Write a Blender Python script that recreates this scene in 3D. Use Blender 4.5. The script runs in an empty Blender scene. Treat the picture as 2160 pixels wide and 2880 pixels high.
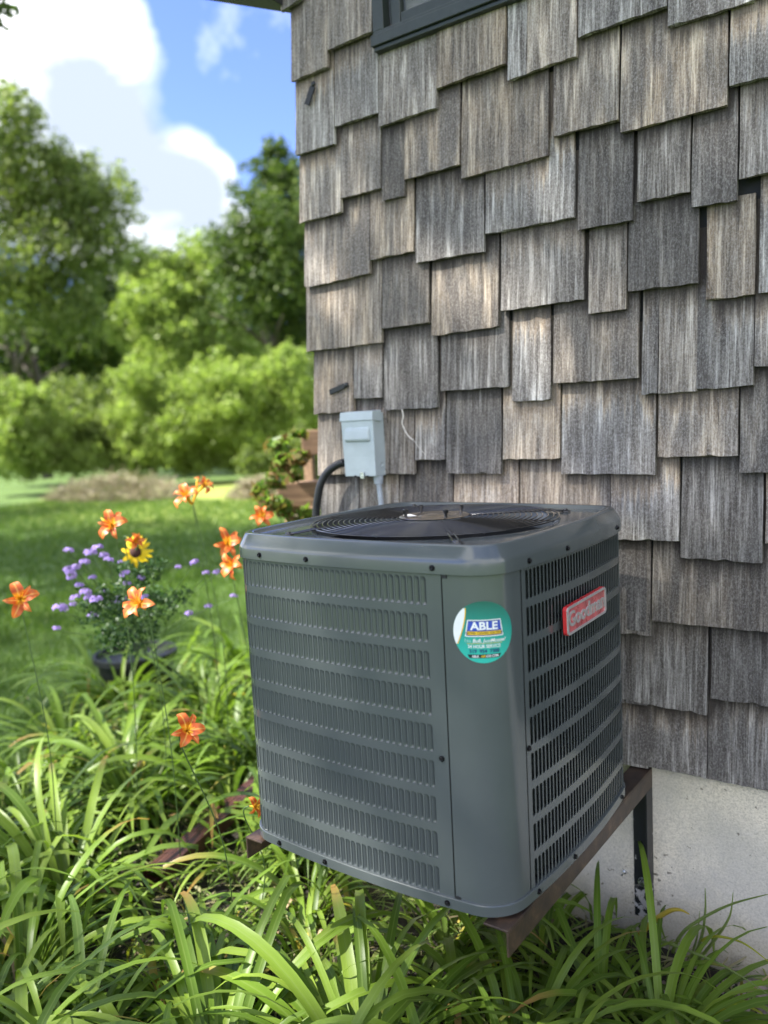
import bpy, bmesh, math, random
import numpy as np
from mathutils import Vector, Matrix
random.seed(7); rng = np.random.default_rng(7)
S = bpy.context.scene
COL = S.collection

# ------------------------------------------------------------------ camera
CAM = np.array([1.0774, -1.6763, 0.9926]); YAW, PITCH, ROLL, FPX = 0.6326, 0.10955, -0.05141, 2302.1
_f = np.array([-math.sin(YAW)*math.cos(PITCH), math.cos(YAW)*math.cos(PITCH), -math.sin(PITCH)])
_r = np.cross(_f, [0, 0, 1]); _r /= np.linalg.norm(_r); _u = np.cross(_r, _f)
_r2 = math.cos(ROLL)*_r + math.sin(ROLL)*_u; _u2 = -math.sin(ROLL)*_r + math.cos(ROLL)*_u
cam = bpy.data.cameras.new('camera'); camo = bpy.data.objects.new('camera', cam); COL.objects.link(camo)
camo.matrix_world = Matrix(((_r2[0], _u2[0], -_f[0], CAM[0]), (_r2[1], _u2[1], -_f[1], CAM[1]), (_r2[2], _u2[2], -_f[2], CAM[2]), (0, 0, 0, 1)))
cam.sensor_fit = 'HORIZONTAL'; cam.sensor_width = 27.0; cam.lens = FPX/2160*27.0
cam.clip_start = 0.02; cam.clip_end = 2000
cam.dof.use_dof = True; cam.dof.focus_distance = 1.92; cam.dof.aperture_fstop = 1.8
S.camera = camo

def ray(px, py):
    v = _f + _r2*(px-1080)/FPX - _u2*(py-1440)/FPX
    return v/np.linalg.norm(v)
def on_wall(px, py, Y):
    v = ray(px, py); return CAM + v*((Y-CAM[1])/v[1])
def on_ground(px, py, Z):
    v = ray(px, py); return CAM + v*((Z-CAM[2])/v[2])
def at(px, py, D):
    return CAM + ray(px, py)*D
K = 2160/1659

# ------------------------------------------------------------------ view, sun, sky
S.view_settings.view_transform = 'Standard'; S.view_settings.look = 'None'
S.view_settings.exposure = 1.92; S.view_settings.gamma = 1; S.view_settings.use_curve_mapping = False
SUN = np.array([-1.0, -1.15, 1.75]); SUN /= np.linalg.norm(SUN)
sl = bpy.data.lights.new('sun', 'SUN'); so = bpy.data.objects.new('sun', sl); COL.objects.link(so)
sl.energy = 4.9; sl.angle = math.radians(0.6); sl.color = (1.0, 0.955, 0.88)
so.rotation_euler = Vector(SUN).to_track_quat('Z', 'Y').to_euler()

W = bpy.data.worlds.new('World'); S.world = W; W.use_nodes = True
nt = W.node_tree; nt.nodes.clear()
def N(nt, t, **k):
    n = nt.nodes.new(t)
    for a, b in k.items(): setattr(n, a, b)
    return n
def MATH(nt, op, a, b=None, c=None, clamp=False):
    n = N(nt, 'ShaderNodeMath', operation=op); n.use_clamp = clamp
    for i, v in enumerate((a, b, c)):
        if v is None: continue
        if isinstance(v, (int, float)): n.inputs[i].default_value = v
        else: nt.links.new(v, n.inputs[i])
    return n.outputs[0]
def RAMP(nt, fac, stops):
    n = N(nt, 'ShaderNodeValToRGB'); e = n.color_ramp.elements
    while len(e) < len(stops): e.new(0.5)
    for i, (p, c) in enumerate(stops):
        e[i].position = p; e[i].color = (c[0], c[1], c[2], 1) if hasattr(c, '__len__') else (c, c, c, 1)
    nt.links.new(fac, n.inputs[0]); return n.outputs[0]
def MIX(nt, fac, a, b, blend='MIX'):
    n = N(nt, 'ShaderNodeMix', data_type='RGBA', blend_type=blend)
    for s, v in ((n.inputs[0], fac), (n.inputs[6], a), (n.inputs[7], b)):
        if isinstance(v, (int, float)): s.default_value = v
        elif isinstance(v, tuple): s.default_value = (*v[:3], 1)
        else: nt.links.new(v, s)
    return n.outputs[2]
def NOISE(nt, vec, scale, detail=3, rough=0.55, dist=0.0):
    n = N(nt, 'ShaderNodeTexNoise'); n.inputs['Scale'].default_value = scale; n.inputs['Detail'].default_value = detail
    n.inputs['Roughness'].default_value = rough; n.inputs['Distortion'].default_value = dist
    if vec is not None: nt.links.new(vec, n.inputs['Vector'])
    return n.outputs['Fac']
def MAPV(nt, vec, scale=(1, 1, 1), loc=(0, 0, 0)):
    n = N(nt, 'ShaderNodeMapping'); n.inputs['Scale'].default_value = scale; n.inputs['Location'].default_value = loc
    nt.links.new(vec, n.inputs['Vector']); return n.outputs[0]

out = N(nt, 'ShaderNodeOutputWorld'); bg = N(nt, 'ShaderNodeBackground'); bg.inputs[1].default_value = 0.12
sky = N(nt, 'ShaderNodeTexSky', sky_type='NISHITA', sun_disc=False)
sky.sun_elevation = math.asin(SUN[2]); sky.sun_rotation = math.atan2(SUN[0], SUN[1]); sky.air_density = 1.0; sky.dust_density = 0.3; sky.ozone_density = 2.5
tc = N(nt, 'ShaderNodeTexCoord'); D = tc.outputs['Generated']
nz = NOISE(nt, D, 3.4, 7, 0.58, 0.25); nz2 = NOISE(nt, D, 11.0, 5, 0.6)
lobes = [(0, 90, 7), (110, 60, 4.6), (205, 110, 3.0), (60, 250, 6.5), (225, 270, 3.0), (310, 385, 2.9), (395, 365, 2.3), (395, 455, 3.2), (330, 520, 4.5), (462, 375, 1.3), (440, 520, 3.5), (240, 440, 4.4)]
m = None
for x, y, rad in lobes:
    v = ray(x*K, y*K); d = N(nt, 'ShaderNodeVectorMath', operation='DISTANCE'); nt.links.new(D, d.inputs[0]); d.inputs[1].default_value = tuple(v)
    q = MATH(nt, 'SUBTRACT', 1.0, MATH(nt, 'DIVIDE', d.outputs['Value'], math.radians(rad)*1.35))
    m = q if m is None else MATH(nt, 'SMOOTH_MAX', m, q, 0.25)
# near clouds of the view + broken cloud over the rest of the sky
m = MATH(nt, 'ADD', m, MATH(nt, 'MULTIPLY', MATH(nt, 'SUBTRACT', nz, 0.5), 0.9))
m = MATH(nt, 'ADD', m, MATH(nt, 'MULTIPLY', MATH(nt, 'SUBTRACT', nz2, 0.5), 0.30))
mask_a = RAMP(nt, m, [(0.10, 0.0), (0.36, 1.0)])
vc = ray(560*K, 180*K); d = N(nt, 'ShaderNodeVectorMath', operation='DISTANCE'); nt.links.new(D, d.inputs[0]); d.inputs[1].default_value = tuple(vc)
away = RAMP(nt, d.outputs['Value'], [(0.45, 0.0), (0.85, 1.0)])
mask_b = RAMP(nt, NOISE(nt, D, 2.1, 6, 0.6, 0.3), [(0.44, 0.0), (0.56, 1.0)])
wisp = MATH(nt, 'MULTIPLY', RAMP(nt, nz2, [(0.55, 0.0), (0.8, 1.0)]), 0.35)
mask = MATH(nt, 'MAXIMUM', MATH(nt, 'MAXIMUM', mask_a, MATH(nt, 'MULTIPLY', mask_b, away)), wisp)
sh = None
for x, y, rad in [(270, 290, 4.2), (335, 400, 3.6), (430, 420, 2.6), (150, 250, 2.6), (200, 200, 2.4)]:
    v = ray(x*K, y*K); d = N(nt, 'ShaderNodeVectorMath', operation='DISTANCE'); nt.links.new(D, d.inputs[0]); d.inputs[1].default_value = tuple(v)
    q = MATH(nt, 'SUBTRACT', 1.0, MATH(nt, 'DIVIDE', d.outputs['Value'], math.radians(rad)*1.4)); sh = q if sh is None else MATH(nt, 'SMOOTH_MAX', sh, q, 0.4)
sh = MATH(nt, 'ADD', sh, MATH(nt, 'MULTIPLY', MATH(nt, 'SUBTRACT', NOISE(nt, MAPV(nt, D, (1, 1, 1.6), (3, 1, 2)), 9.0, 7, 0.6, 0.4), 0.5), 1.2))
sh = MATH(nt, 'ADD', MATH(nt, 'MULTIPLY', sh, 0.75), 0.34)
thick = RAMP(nt, sh, [(0.10, 0.0), (0.80, 1.0)])
cloud = MIX(nt, thick, (6.4, 6.5, 6.6), (1.75, 2.0, 2.4))
skyc = MIX(nt, 1.0, sky.outputs[0], (0.54, 0.55, 0.86), 'MULTIPLY')
col = MIX(nt, mask, skyc, cloud)
nt.links.new(col, bg.inputs[0]); nt.links.new(bg.outputs[0], out.inputs[0])

# ------------------------------------------------------------------ helpers
def link(o, parent=None):
    COL.objects.link(o)
    if parent is not None: o.parent = parent
    return o
def tag(o, label=None, cat=None, group=None, kind=None):
    if label: o['label'] = label
    if cat: o['category'] = cat
    if group: o['group'] = group
    if kind: o['kind'] = kind
    return o
def empty(name, loc, label, cat, group=None, rz=0):
    o = bpy.data.objects.new(name, None); o.location = loc; o.rotation_euler = (0, 0, rz); o.empty_display_size = 0.05
    link(o); return tag(o, label, cat, group)
def mesh(name, V, F, mat=None, smooth=False):
    me = bpy.data.meshes.new(name); me.from_pydata([tuple(map(float, v)) for v in V], [], [tuple(map(int, f)) for f in F]); me.update()
    if mat: me.materials.append(mat)
    if smooth: me.shade_smooth()
    return me
def obj(name, me, parent=None, loc=(0, 0, 0), rot=(0, 0, 0)):
    o = bpy.data.objects.new(name, me); o.location = loc; o.rotation_euler = rot; return link(o, parent)
def npmesh(name, V, n_per, mat, smooth=False):
    """V: (N*n_per,3) array of separate polygons with n_per corners"""
    V = np.asarray(V, dtype=np.float32).reshape(-1, 3); n = len(V); nf = n//n_per
    me = bpy.data.meshes.new(name); me.vertices.add(n); me.loops.add(n); me.polygons.add(nf)
    me.vertices.foreach_set('co', V.ravel()); me.loops.foreach_set('vertex_index', np.arange(n, dtype=np.int32))
    me.polygons.foreach_set('loop_start', np.arange(0, n, n_per, dtype=np.int32)); me.update(calc_edges=True)
    me.materials.append(mat)
    if smooth: me.shade_smooth()
    return me
class MB:
    def __init__(s): s.V = []; s.F = []
    def add(s, V, F):
        b = len(s.V); s.V += [tuple(v) for v in V]; s.F += [tuple(i+b for i in f) for f in F]; return s
    def box(s, a, b):
        x0, y0, z0 = a; x1, y1, z1 = b
        return s.add([(x0, y0, z0), (x1, y0, z0), (x1, y1, z0), (x0, y1, z0), (x0, y0, z1), (x1, y0, z1), (x1, y1, z1), (x0, y1, z1)],
                     [(3, 2, 1, 0), (4, 5, 6, 7), (0, 1, 5, 4), (1, 2, 6, 5), (2, 3, 7, 6), (3, 0, 4, 7)])
    def tube(s, pts, r, n=8, closed=False, caps=True):
        pts = [np.array(p, float) for p in pts]; m = len(pts); rings = []
        rr = r if hasattr(r, '__len__') else [r]*m
        prev = None
        for i, p in enumerate(pts):
            a = pts[(i-1) % m] if (closed or i > 0) else p; b = pts[(i+1) % m] if (closed or i < m-1) else p
            t = b-a; t /= (np.linalg.norm(t)+1e-12)
            if prev is None:
                h = np.array([0, 0, 1.0]) if abs(t[2]) < .9 else np.array([1.0, 0, 0])
            else: h = prev
            e1 = h - t*(h@t); e1 /= (np.linalg.norm(e1)+1e-12); prev = e1; e2 = np.cross(t, e1)
            rings.append([p + rr[i]*(math.cos(2*math.pi*k/n)*e1+math.sin(2*math.pi*k/n)*e2) for k in range(n)])
        V = [v for R in rings for v in R]; F = []
        for i in range(m if closed else m-1):
            j = (i+1) % m
            for k in range(n): F.append((i*n+k, i*n+(k+1) % n, j*n+(k+1) % n, j*n+k))
        if not closed and caps: F += [tuple(range(n))[::-1], tuple((m-1)*n+k for k in range(n))]
        return s.add(V, F)
    def lathe(s, prof, n=24, c=(0, 0, 0), axis='z', cap=False):
        V = []; F = []
        for (r, h) in prof:
            for k in range(n):
                a = 2*math.pi*k/n; p = (r*math.cos(a), r*math.sin(a), h)
                if axis == 'y': p = (r*math.cos(a), -h, r*math.sin(a))   # grows toward -Y
                V.append((p[0]+c[0], p[1]+c[1], p[2]+c[2]))
        for i in range(len(prof)-1):
            for k in range(n): F.append((i*n+k, i*n+(k+1) % n, (i+1)*n+(k+1) % n, (i+1)*n+k))
        if cap: F.append(tuple((len(prof)-1)*n+k for k in range(n)))
        return s.add(V, F)
    def me(s, name, mat, smooth=False, bevel=0, seg=2):
        me = mesh(name, s.V, s.F, mat, smooth)
        if bevel:
            bm = bmesh.new(); bm.from_mesh(me); bmesh.ops.bevel(bm, geom=[e for e in bm.edges if e.is_manifold and e.calc_face_angle(0) > .6], offset=bevel, segments=seg, affect='EDGES', profile=.5)
            bm.to_mesh(me); bm.free()
        return me
def smooth_by_angle(me, ang=0.6):
    me.shade_smooth()
    bm = bmesh.new(); bm.from_mesh(me)
    for e in bm.edges:
        if e.is_manifold and e.calc_face_angle(0) > ang: e.smooth = False
    bm.to_mesh(me); bm.free(); return me

# ------------------------------------------------------------------ materials
def mat(name):
    m = bpy.data.materials.new(name); m.use_nodes = True; t = m.node_tree; t.nodes.clear()
    o = N(t, 'ShaderNodeOutputMaterial'); b = N(t, 'ShaderNodeBsdfPrincipled'); t.links.new(b.outputs[0], o.inputs[0])
    return m, t, b, o
def coords(t, which='Object'): return N(t, 'ShaderNodeTexCoord').outputs[which]
def setc(t, b, c):
    if isinstance(c, tuple): b.inputs['Base Color'].default_value = (*c, 1)
    else: t.links.new(c, b.inputs['Base Color'])
def BUMP(t, b, h, strength, dist):
    n = N(t, 'ShaderNodeBump'); n.inputs['Strength'].default_value = strength; n.inputs['Distance'].default_value = dist
    t.links.new(h, n.inputs['Height']); t.links.new(n.outputs[0], b.inputs['Normal'])
def simple(name, c, rough=0.5, metal=0.0, vary=0.12, scale=30, bump=0.0, coat=0.0, spec=None):
    m, t, b, o = mat(name); v = coords(t)
    f = NOISE(t, v, scale, 4)
    lo = tuple(x*(1-vary) for x in c); hi = tuple(min(1, x*(1+vary)) for x in c)
    setc(t, b, RAMP(t, f, [(0.3, lo), (0.7, hi)])); b.inputs['Metallic'].default_value = metal
    r = N(t, 'ShaderNodeMapRange'); t.links.new(NOISE(t, v, scale*1.7, 3), r.inputs[0]); r.inputs[3].default_value = rough*0.8; r.inputs[4].default_value = min(1, rough*1.2)
    t.links.new(r.outputs[0], b.inputs['Roughness'])
    if coat: b.inputs['Coat Weight'].default_value = coat; b.inputs['Coat Roughness'].default_value = 0.1
    if bump: BUMP(t, b, f, 0.5, bump)
    return m
M = {}
# painted sheet steel
m, t, b, o = mat('slate_paint'); v = coords(t)
f = NOISE(t, v, 9, 5, 0.6); setc(t, b, RAMP(t, f, [(0.3, (0.076, 0.088, 0.089)), (0.7, (0.083, 0.096, 0.097))]))
r = RAMP(t, NOISE(t, MAPV(t, v, (14, 14, 5)), 1.0, 6, 0.65), [(0.3, 0.13), (0.8, 0.27)]); t.links.new(r, b.inputs['Roughness'])
b.inputs['Coat Weight'].default_value = 0.35; b.inputs['Coat Roughness'].default_value = 0.12
BUMP(t, b, NOISE(t, v, 3.0, 2), 0.25, 0.003); M['paint'] = m
M['black_steel'] = simple('black_wire', (0.016, 0.016, 0.016), 0.17, 0.0, 0.1, 60, coat=0.5)
M['screw'] = simple('black_screw', (0.012, 0.012, 0.014), 0.3, 0.6)
M['dark'] = simple('dark_interior', (0.012, 0.013, 0.013), 0.6)
m, t, b, o = mat('coil_fins'); v = coords(t); w = N(t, 'ShaderNodeTexWave', wave_type='BANDS', bands_direction='Z'); w.inputs['Scale'].default_value = 90; t.links.new(v, w.inputs['Vector'])
setc(t, b, RAMP(t, w.outputs['Fac'], [(0.35, (0.010, 0.013, 0.012)), (0.75, (0.11, 0.135, 0.125))])); b.inputs['Roughness'].default_value = 0.5; b.inputs['Metallic'].default_value = 0.3; M['fins'] = m
M['blade'] = simple('fan_blade', (0.005, 0.005, 0.005), 0.85)
M['hub'] = simple('hub_metal', (0.52, 0.45, 0.38), 0.22, 0.95, 0.25, 25)
M['zinc'] = simple('zinc_bolt', (0.62, 0.63, 0.65), 0.28, 1.0, 0.2, 120)
M['white_label'] = simple('white_label', (0.75, 0.75, 0.74), 0.4)
M['ink'] = simple('black_ink', (0.02, 0.02, 0.02), 0.5)
# angle iron, rusty brown
m, t, b, o = mat('rusty_iron'); v = coords(t)
f = NOISE(t, v, 16, 8, 0.68, 0.3); g = NOISE(t, MAPV(t, v, (6, 1.2, 22)), 1.6, 5, 0.6)
c = RAMP(t, f, [(0.30, (0.018, 0.013, 0.011)), (0.45, (0.055, 0.036, 0.026)), (0.56, (0.095, 0.060, 0.038)), (0.68, (0.22, 0.13, 0.075)), (0.74, (0.09, 0.06, 0.04))])
setc(t, b, MIX(t, MATH(t, 'MULTIPLY', g, 0.55), c, (0.05, 0.042, 0.040))); b.inputs['Roughness'].default_value = 0.42; b.inputs['Metallic'].default_value = 0.35
BUMP(t, b, f, 0.4, 0.002); M['rust'] = m
m, t, b, o = mat('chipped_black_iron'); v = coords(t)
f = NOISE(t, v, 24, 7, 0.6, 0.8); gz = N(t, 'ShaderNodeSeparateXYZ'); t.links.new(v, gz.inputs[0])
low = RAMP(t, MATH(t, 'MULTIPLY', gz.outputs[2], -1.0), [(0.30, 0.0), (0.40, 0.115)])
chip = RAMP(t, MATH(t, 'ADD', f, low), [(0.635, 0.0), (0.65, 1.0)])
setc(t, b, MIX(t, chip, (0.010, 0.011, 0.013), (0.46, 0.44, 0.42))); b.inputs['Roughness'].default_value = 0.42
BUMP(t, b, f, 0.3, 0.0015); M['post'] = m
# weathered cedar: grey silver over brown, grain runs up the board; every board its own tone
m, t, b, o = mat('weathered_cedar'); v = coords(t); oi = N(t, 'ShaderNodeObjectInfo'); R = oi.outputs['Random']
cmb = N(t, 'ShaderNodeCombineXYZ'); t.links.new(MATH(t, 'MULTIPLY', R, 37.0), cmb.inputs[0]); t.links.new(MATH(t, 'MULTIPLY', R, 91.0), cmb.inputs[2])
va = N(t, 'ShaderNodeVectorMath', operation='ADD'); t.links.new(v, va.inputs[0]); t.links.new(cmb.outputs[0], va.inputs[1]); P = va.outputs[0]
fine = NOISE(t, MAPV(t, P, (330, 60, 9)), 1.0, 4, 0.7)
mid = NOISE(t, MAPV(t, P, (85, 30, 3.5)), 1.0, 4, 0.6, 0.4)
broad = NOISE(t, MAPV(t, P, (16, 8, 3.0)), 1.0, 3, 0.55, 0.5)
fuzz = NOISE(t, MAPV(t, P, (260, 120, 150)), 1.0, 4, 0.75)
grain = MATH(t, 'ADD', MATH(t, 'MULTIPLY', fine, 0.42), MATH(t, 'MULTIPLY', mid, 0.58))
base = RAMP(t, grain, [(0.36, (0.038, 0.031, 0.026)), (0.45, (0.105, 0.093, 0.081)), (0.54, (0.235, 0.220, 0.200)), (0.64, (0.54, 0.515, 0.475))])
warm = RAMP(t, grain, [(0.36, (0.062, 0.044, 0.030)), (0.5, (0.27, 0.20, 0.13)), (0.64, (0.60, 0.48, 0.33))])
sz = N(t, 'ShaderNodeSeparateXYZ'); t.links.new(v, sz.inputs[0]); Z = sz.outputs[2]
R2 = MATH(t, 'FRACT', MATH(t, 'MULTIPLY', R, 13.7)); R3 = MATH(t, 'FRACT', MATH(t, 'MULTIPLY', R, 57.3)); R4 = MATH(t, 'FRACT', MATH(t, 'MULTIPLY', R, 151.9))
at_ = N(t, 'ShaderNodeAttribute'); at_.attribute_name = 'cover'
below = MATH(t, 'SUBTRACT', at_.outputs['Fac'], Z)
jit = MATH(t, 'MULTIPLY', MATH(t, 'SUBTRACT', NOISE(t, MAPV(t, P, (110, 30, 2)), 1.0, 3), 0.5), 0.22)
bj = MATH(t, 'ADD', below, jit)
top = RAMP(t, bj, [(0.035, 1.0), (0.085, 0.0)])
butt_shade = RAMP(t, MATH(t, 'ADD', below, MATH(t, 'MULTIPLY', jit, 0.5)), [(0.006, 1.0), (0.055, 0.0)])  # shadow under the butt above, painted in as a dark stain band
# board tone: bias toward warm for some boards, and a band of unbleached wood high up where the board above covers it
wf = MATH(t, 'MAXIMUM', MATH(t, 'MULTIPLY', top, MATH(t, 'MULTIPLY', R2, 1.0)), MATH(t, 'MULTIPLY', RAMP(t, R3, [(0.25, 0.0), (1.0, 1.5)]), broad))
c = MIX(t, wf, base, warm)
c = MIX(t, MATH(t, 'MULTIPLY', RAMP(t, broad, [(0.44, 1.0), (0.60, 0.0)]), MATH(t, 'ADD', 0.15, MATH(t, 'MULTIPLY', R4, 0.7))), c, (0.06, 0.052, 0.048))
c = MIX(t, MATH(t, 'MULTIPLY', RAMP(t, fuzz, [(0.36, 1.0), (0.50, 0.0)]), 0.30), c, (0.07, 0.06, 0.05))
c = MIX(t, MATH(t, 'MULTIPLY', RAMP(t, fuzz, [(0.46, 0.0), (0.66, 1.0)]), 0.28), c, (0.54, 0.52, 0.485))
c = MIX(t, MATH(t, 'MULTIPLY', butt_shade, MATH(t, 'ADD', 0.55, MATH(t, 'MULTIPLY', R4, 0.4))), c, (0.035, 0.028, 0.024))
tone = MATH(t, 'ADD', 0.72, MATH(t, 'MULTIPLY', R2, 0.72))
hs = N(t, 'ShaderNodeHueSaturation'); t.links.new(c, hs.inputs['Color']); t.links.new(tone, hs.inputs['Value']); hs.inputs['Saturation'].default_value = 0.95
setc(t, b, hs.outputs[0]); b.inputs['Roughness'].default_value = 0.78; b.inputs['Specular IOR Level'].default_value = 0.3
BUMP(t, b, MATH(t, 'ADD', grain, MATH(t, 'MULTIPLY', fuzz, 0.35)), 0.9, 0.005); M['cedar'] = m
M['felt'] = simple('black_building_paper', (0.014, 0.015, 0.016), 0.8)
M['trim'] = simple('dark_green_trim', (0.024, 0.032, 0.026), 0.45, 0, 0.15, 40)
M['soffit'] = simple('dark_roof_edge', (0.022, 0.022, 0.022), 0.6)
M['glass'] = simple('window_glass', (0.06, 0.07, 0.08), 0.06, 0, 0.05, 4, coat=1.0)
m, t, b, o = mat('sanded_concrete'); v = coords(t)
f = NOISE(t, v, 190, 5, 0.75); g = NOISE(t, v, 3.2, 5, 0.6); g3 = NOISE(t, v, 40, 4)
c = RAMP(t, f, [(0.3, (0.38, 0.34, 0.27)), (0.5, (0.68, 0.615, 0.50)), (0.72, (0.86, 0.79, 0.66))])
c = MIX(t, RAMP(t, g, [(0.40, 0.55), (0.62, 0.0)]), c, (0.36, 0.35, 0.32))
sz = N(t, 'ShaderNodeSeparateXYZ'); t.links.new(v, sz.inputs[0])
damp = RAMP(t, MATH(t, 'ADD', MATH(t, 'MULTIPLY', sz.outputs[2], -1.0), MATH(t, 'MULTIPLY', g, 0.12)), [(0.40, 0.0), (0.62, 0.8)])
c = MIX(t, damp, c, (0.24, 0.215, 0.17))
sp_ = NOISE(t, v, 55, 3, 0.5)
c = MIX(t, RAMP(t, MATH(t, 'ADD', sp_, MATH(t, 'MULTIPLY', NOISE(t, v, 2.2, 2), 0.25)), [(0.80, 0.0), (0.83, 0.8)]), c, (0.10, 0.085, 0.06))
setc(t, b, c); b.inputs['Roughness'].default_value = 0.9; BUMP(t, b, MATH(t, 'ADD', f, MATH(t, 'MULTIPLY', g3, 0.6)), 0.6, 0.002); M['concrete'] = m
M['box_paint'] = simple('pale_grey_enamel', (0.43, 0.49, 0.50), 0.4, 0, 0.06, 20)
M['conduit'] = simple('grey_plastic_conduit', (0.36, 0.40, 0.43), 0.4)
M['hose'] = simple('black_hose', (0.012, 0.013, 0.014), 0.38)
M['twine'] = simple('frayed_white_twine', (0.62, 0.57, 0.50), 0.9)
M['red'] = simple('red_badge_plastic', (0.62, 0.035, 0.04), 0.25, 0, 0.1, 60, coat=0.6)
M['film'] = simple('hazy_red_face', (0.50, 0.10, 0.105), 0.28, 0, 0.45, 28, coat=0.8)
M['silver'] = simple('dull_silver_plastic', (0.46, 0.44, 0.43), 0.35, 0.3, 0.15, 80)
M['blue'] = simple('blue_shim', (0.03, 0.16, 0.60), 0.4)
M['downspout'] = simple('brown_downspout', (0.060, 0.026, 0.020), 0.35, 0, 0.2, 20)
M['pot'] = simple('black_plastic_pot', (0.006, 0.008, 0.008), 0.5)
M['soil'] = simple('dark_soil', (0.020, 0.017, 0.011), 0.95, 0, 0.5, 40, bump=0.01)
def leafmat(name, cols, trans=0.35, rough=0.45, stripes=False, edge=None):
    m, t, b, o = mat(name)
    g = N(t, 'ShaderNodeNewGeometry'); oi = N(t, 'ShaderNodeObjectInfo')
    rnd = MATH(t, 'FRACT', MATH(t, 'ADD', g.outputs['Random Per Island'], MATH(t, 'MULTIPLY', oi.outputs['Random'], 7.3)))
    c = RAMP(t, rnd, [(i/(len(cols)-1), x) for i, x in enumerate(cols)])
    v = coords(t)
    if stripes:
        uv = N(t, 'ShaderNodeUVMap'); uv.uv_map = 'UVMap'; su = N(t, 'ShaderNodeSeparateXYZ'); t.links.new(uv.outputs[0], su.inputs[0])
        ln = NOISE(t, MAPV(t, uv.outputs[0], (22, 1.5, 1)), 1.0, 3, 0.6)
        c = MIX(t, RAMP(t, ln, [(0.35, 0.0), (0.7, 0.38)]), c, (0.055, 0.11, 0.014))
        # pale base, midrib, and on some leaves a yellow-brown tip
        c = MIX(t, RAMP(t, su.outputs[1], [(0.0, 0.75), (0.22, 0.0)]), c, (0.24, 0.30, 0.11))
        mr = RAMP(t, MATH(t, 'ABSOLUTE', MATH(t, 'SUBTRACT', su.outputs[0], 0.5)), [(0.03, 0.45), (0.09, 0.0)])
        c = MIX(t, mr, c, (0.20, 0.28, 0.07))
        sel = RAMP(t, oi.outputs['Random'], [(0.86, 0.0), (0.93, 1.0)])
        tip = MATH(t, 'MULTIPLY', RAMP(t, MATH(t, 'ADD', su.outputs[1], MATH(t, 'MULTIPLY', ln, 0.2)), [(0.78, 0.0), (0.98, 1.0)]), sel)
        c = MIX(t, tip, c, (0.36, 0.22, 0.07))
    setc(t, b, c); b.inputs['Roughness'].default_value = rough; b.inputs['Specular IOR Level'].default_value = 0.3
    tr = N(t, 'ShaderNodeBsdfTranslucent'); mx = N(t, 'ShaderNodeMixShader'); mx.inputs[0].default_value = trans
    t.links.new(MIX(t, 1.0, c, (1.25, 1.35, 0.8), 'MULTIPLY'), tr.inputs[0]); t.links.new(b.outputs[0], mx.inputs[1]); t.links.new(tr.outputs[0], mx.inputs[2]); t.links.new(mx.outputs[0], o.inputs[0])
    return m
M['lily_leaf'] = leafmat('daylily_leaf', [(0.075, 0.130, 0.016), (0.120, 0.205, 0.022), (0.160, 0.255, 0.028), (0.225, 0.315, 0.045), (0.105, 0.180, 0.026)], 0.40, 0.40, True)
M['dead_leaf'] = leafmat('withered_leaf', [(0.33, 0.24, 0.13), (0.42, 0.33, 0.20), (0.22, 0.14, 0.08)], 0.2, 0.7)
M['yellow_leaf'] = leafmat('yellowing_leaf', [(0.42, 0.38, 0.04), (0.30, 0.34, 0.04), (0.46, 0.33, 0.05)], 0.3, 0.45)
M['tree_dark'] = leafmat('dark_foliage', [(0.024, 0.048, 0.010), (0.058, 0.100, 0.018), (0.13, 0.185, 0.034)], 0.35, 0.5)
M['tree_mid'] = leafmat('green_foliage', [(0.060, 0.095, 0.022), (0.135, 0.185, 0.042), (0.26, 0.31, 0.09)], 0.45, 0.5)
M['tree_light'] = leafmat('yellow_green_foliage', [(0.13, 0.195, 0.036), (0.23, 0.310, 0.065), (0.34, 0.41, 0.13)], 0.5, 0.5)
M['grass'] = leafmat('lawn_blades', [(0.048, 0.100, 0.014), (0.080, 0.150, 0.020), (0.125, 0.19, 0.028)], 0.35, 0.5)
M['vine'] = leafmat('vine_leaves', [(0.10, 0.19, 0.03), (0.15, 0.24, 0.035), (0.20, 0.10, 0.05), (0.07, 0.14, 0.02)], 0.4, 0.45)
M['pot_leaf'] = leafmat('feathery_leaves', [(0.020, 0.055, 0.018), (0.035, 0.080, 0.024), (0.055, 0.10, 0.03)], 0.3, 0.5)
M['mauve'] = leafmat('mauve_florets', [(0.26, 0.17, 0.50), (0.34, 0.24, 0.60), (0.42, 0.32, 0.66)], 0.25, 0.6)
M['yellow_petal'] = leafmat('yellow_petals', [(0.75, 0.48, 0.02), (0.80, 0.58, 0.03)], 0.25, 0.5)
M['brown_disc'] = simple('dark_flower_disc', (0.05, 0.018, 0.012), 0.9)
M['clip'] = leafmat('grass_clippings', [(0.07, 0.13, 0.02), (0.14, 0.21, 0.04), (0.20, 0.24, 0.07), (0.10, 0.08, 0.04), (0.32, 0.30, 0.16)], 0.2, 0.7)
M['stem'] = simple('green_stem', (0.06, 0.11, 0.03), 0.5)
M['bark'] = simple('grey_bark', (0.085, 0.070, 0.055), 0.9, 0, 0.4, 6, bump=0.03)
M['twig'] = leafmat('dry_brush', [(0.22, 0.18, 0.12), (0.32, 0.27, 0.19), (0.16, 0.13, 0.07), (0.22, 0.26, 0.10), (0.42, 0.35, 0.26)], 0.1, 0.8)
m, t, b, o = mat('orange_tepal'); uv = N(t, 'ShaderNodeUVMap'); uv.uv_map = 'UVMap'; su = N(t, 'ShaderNodeSeparateXYZ'); t.links.new(uv.outputs[0], su.inputs[0])
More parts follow.
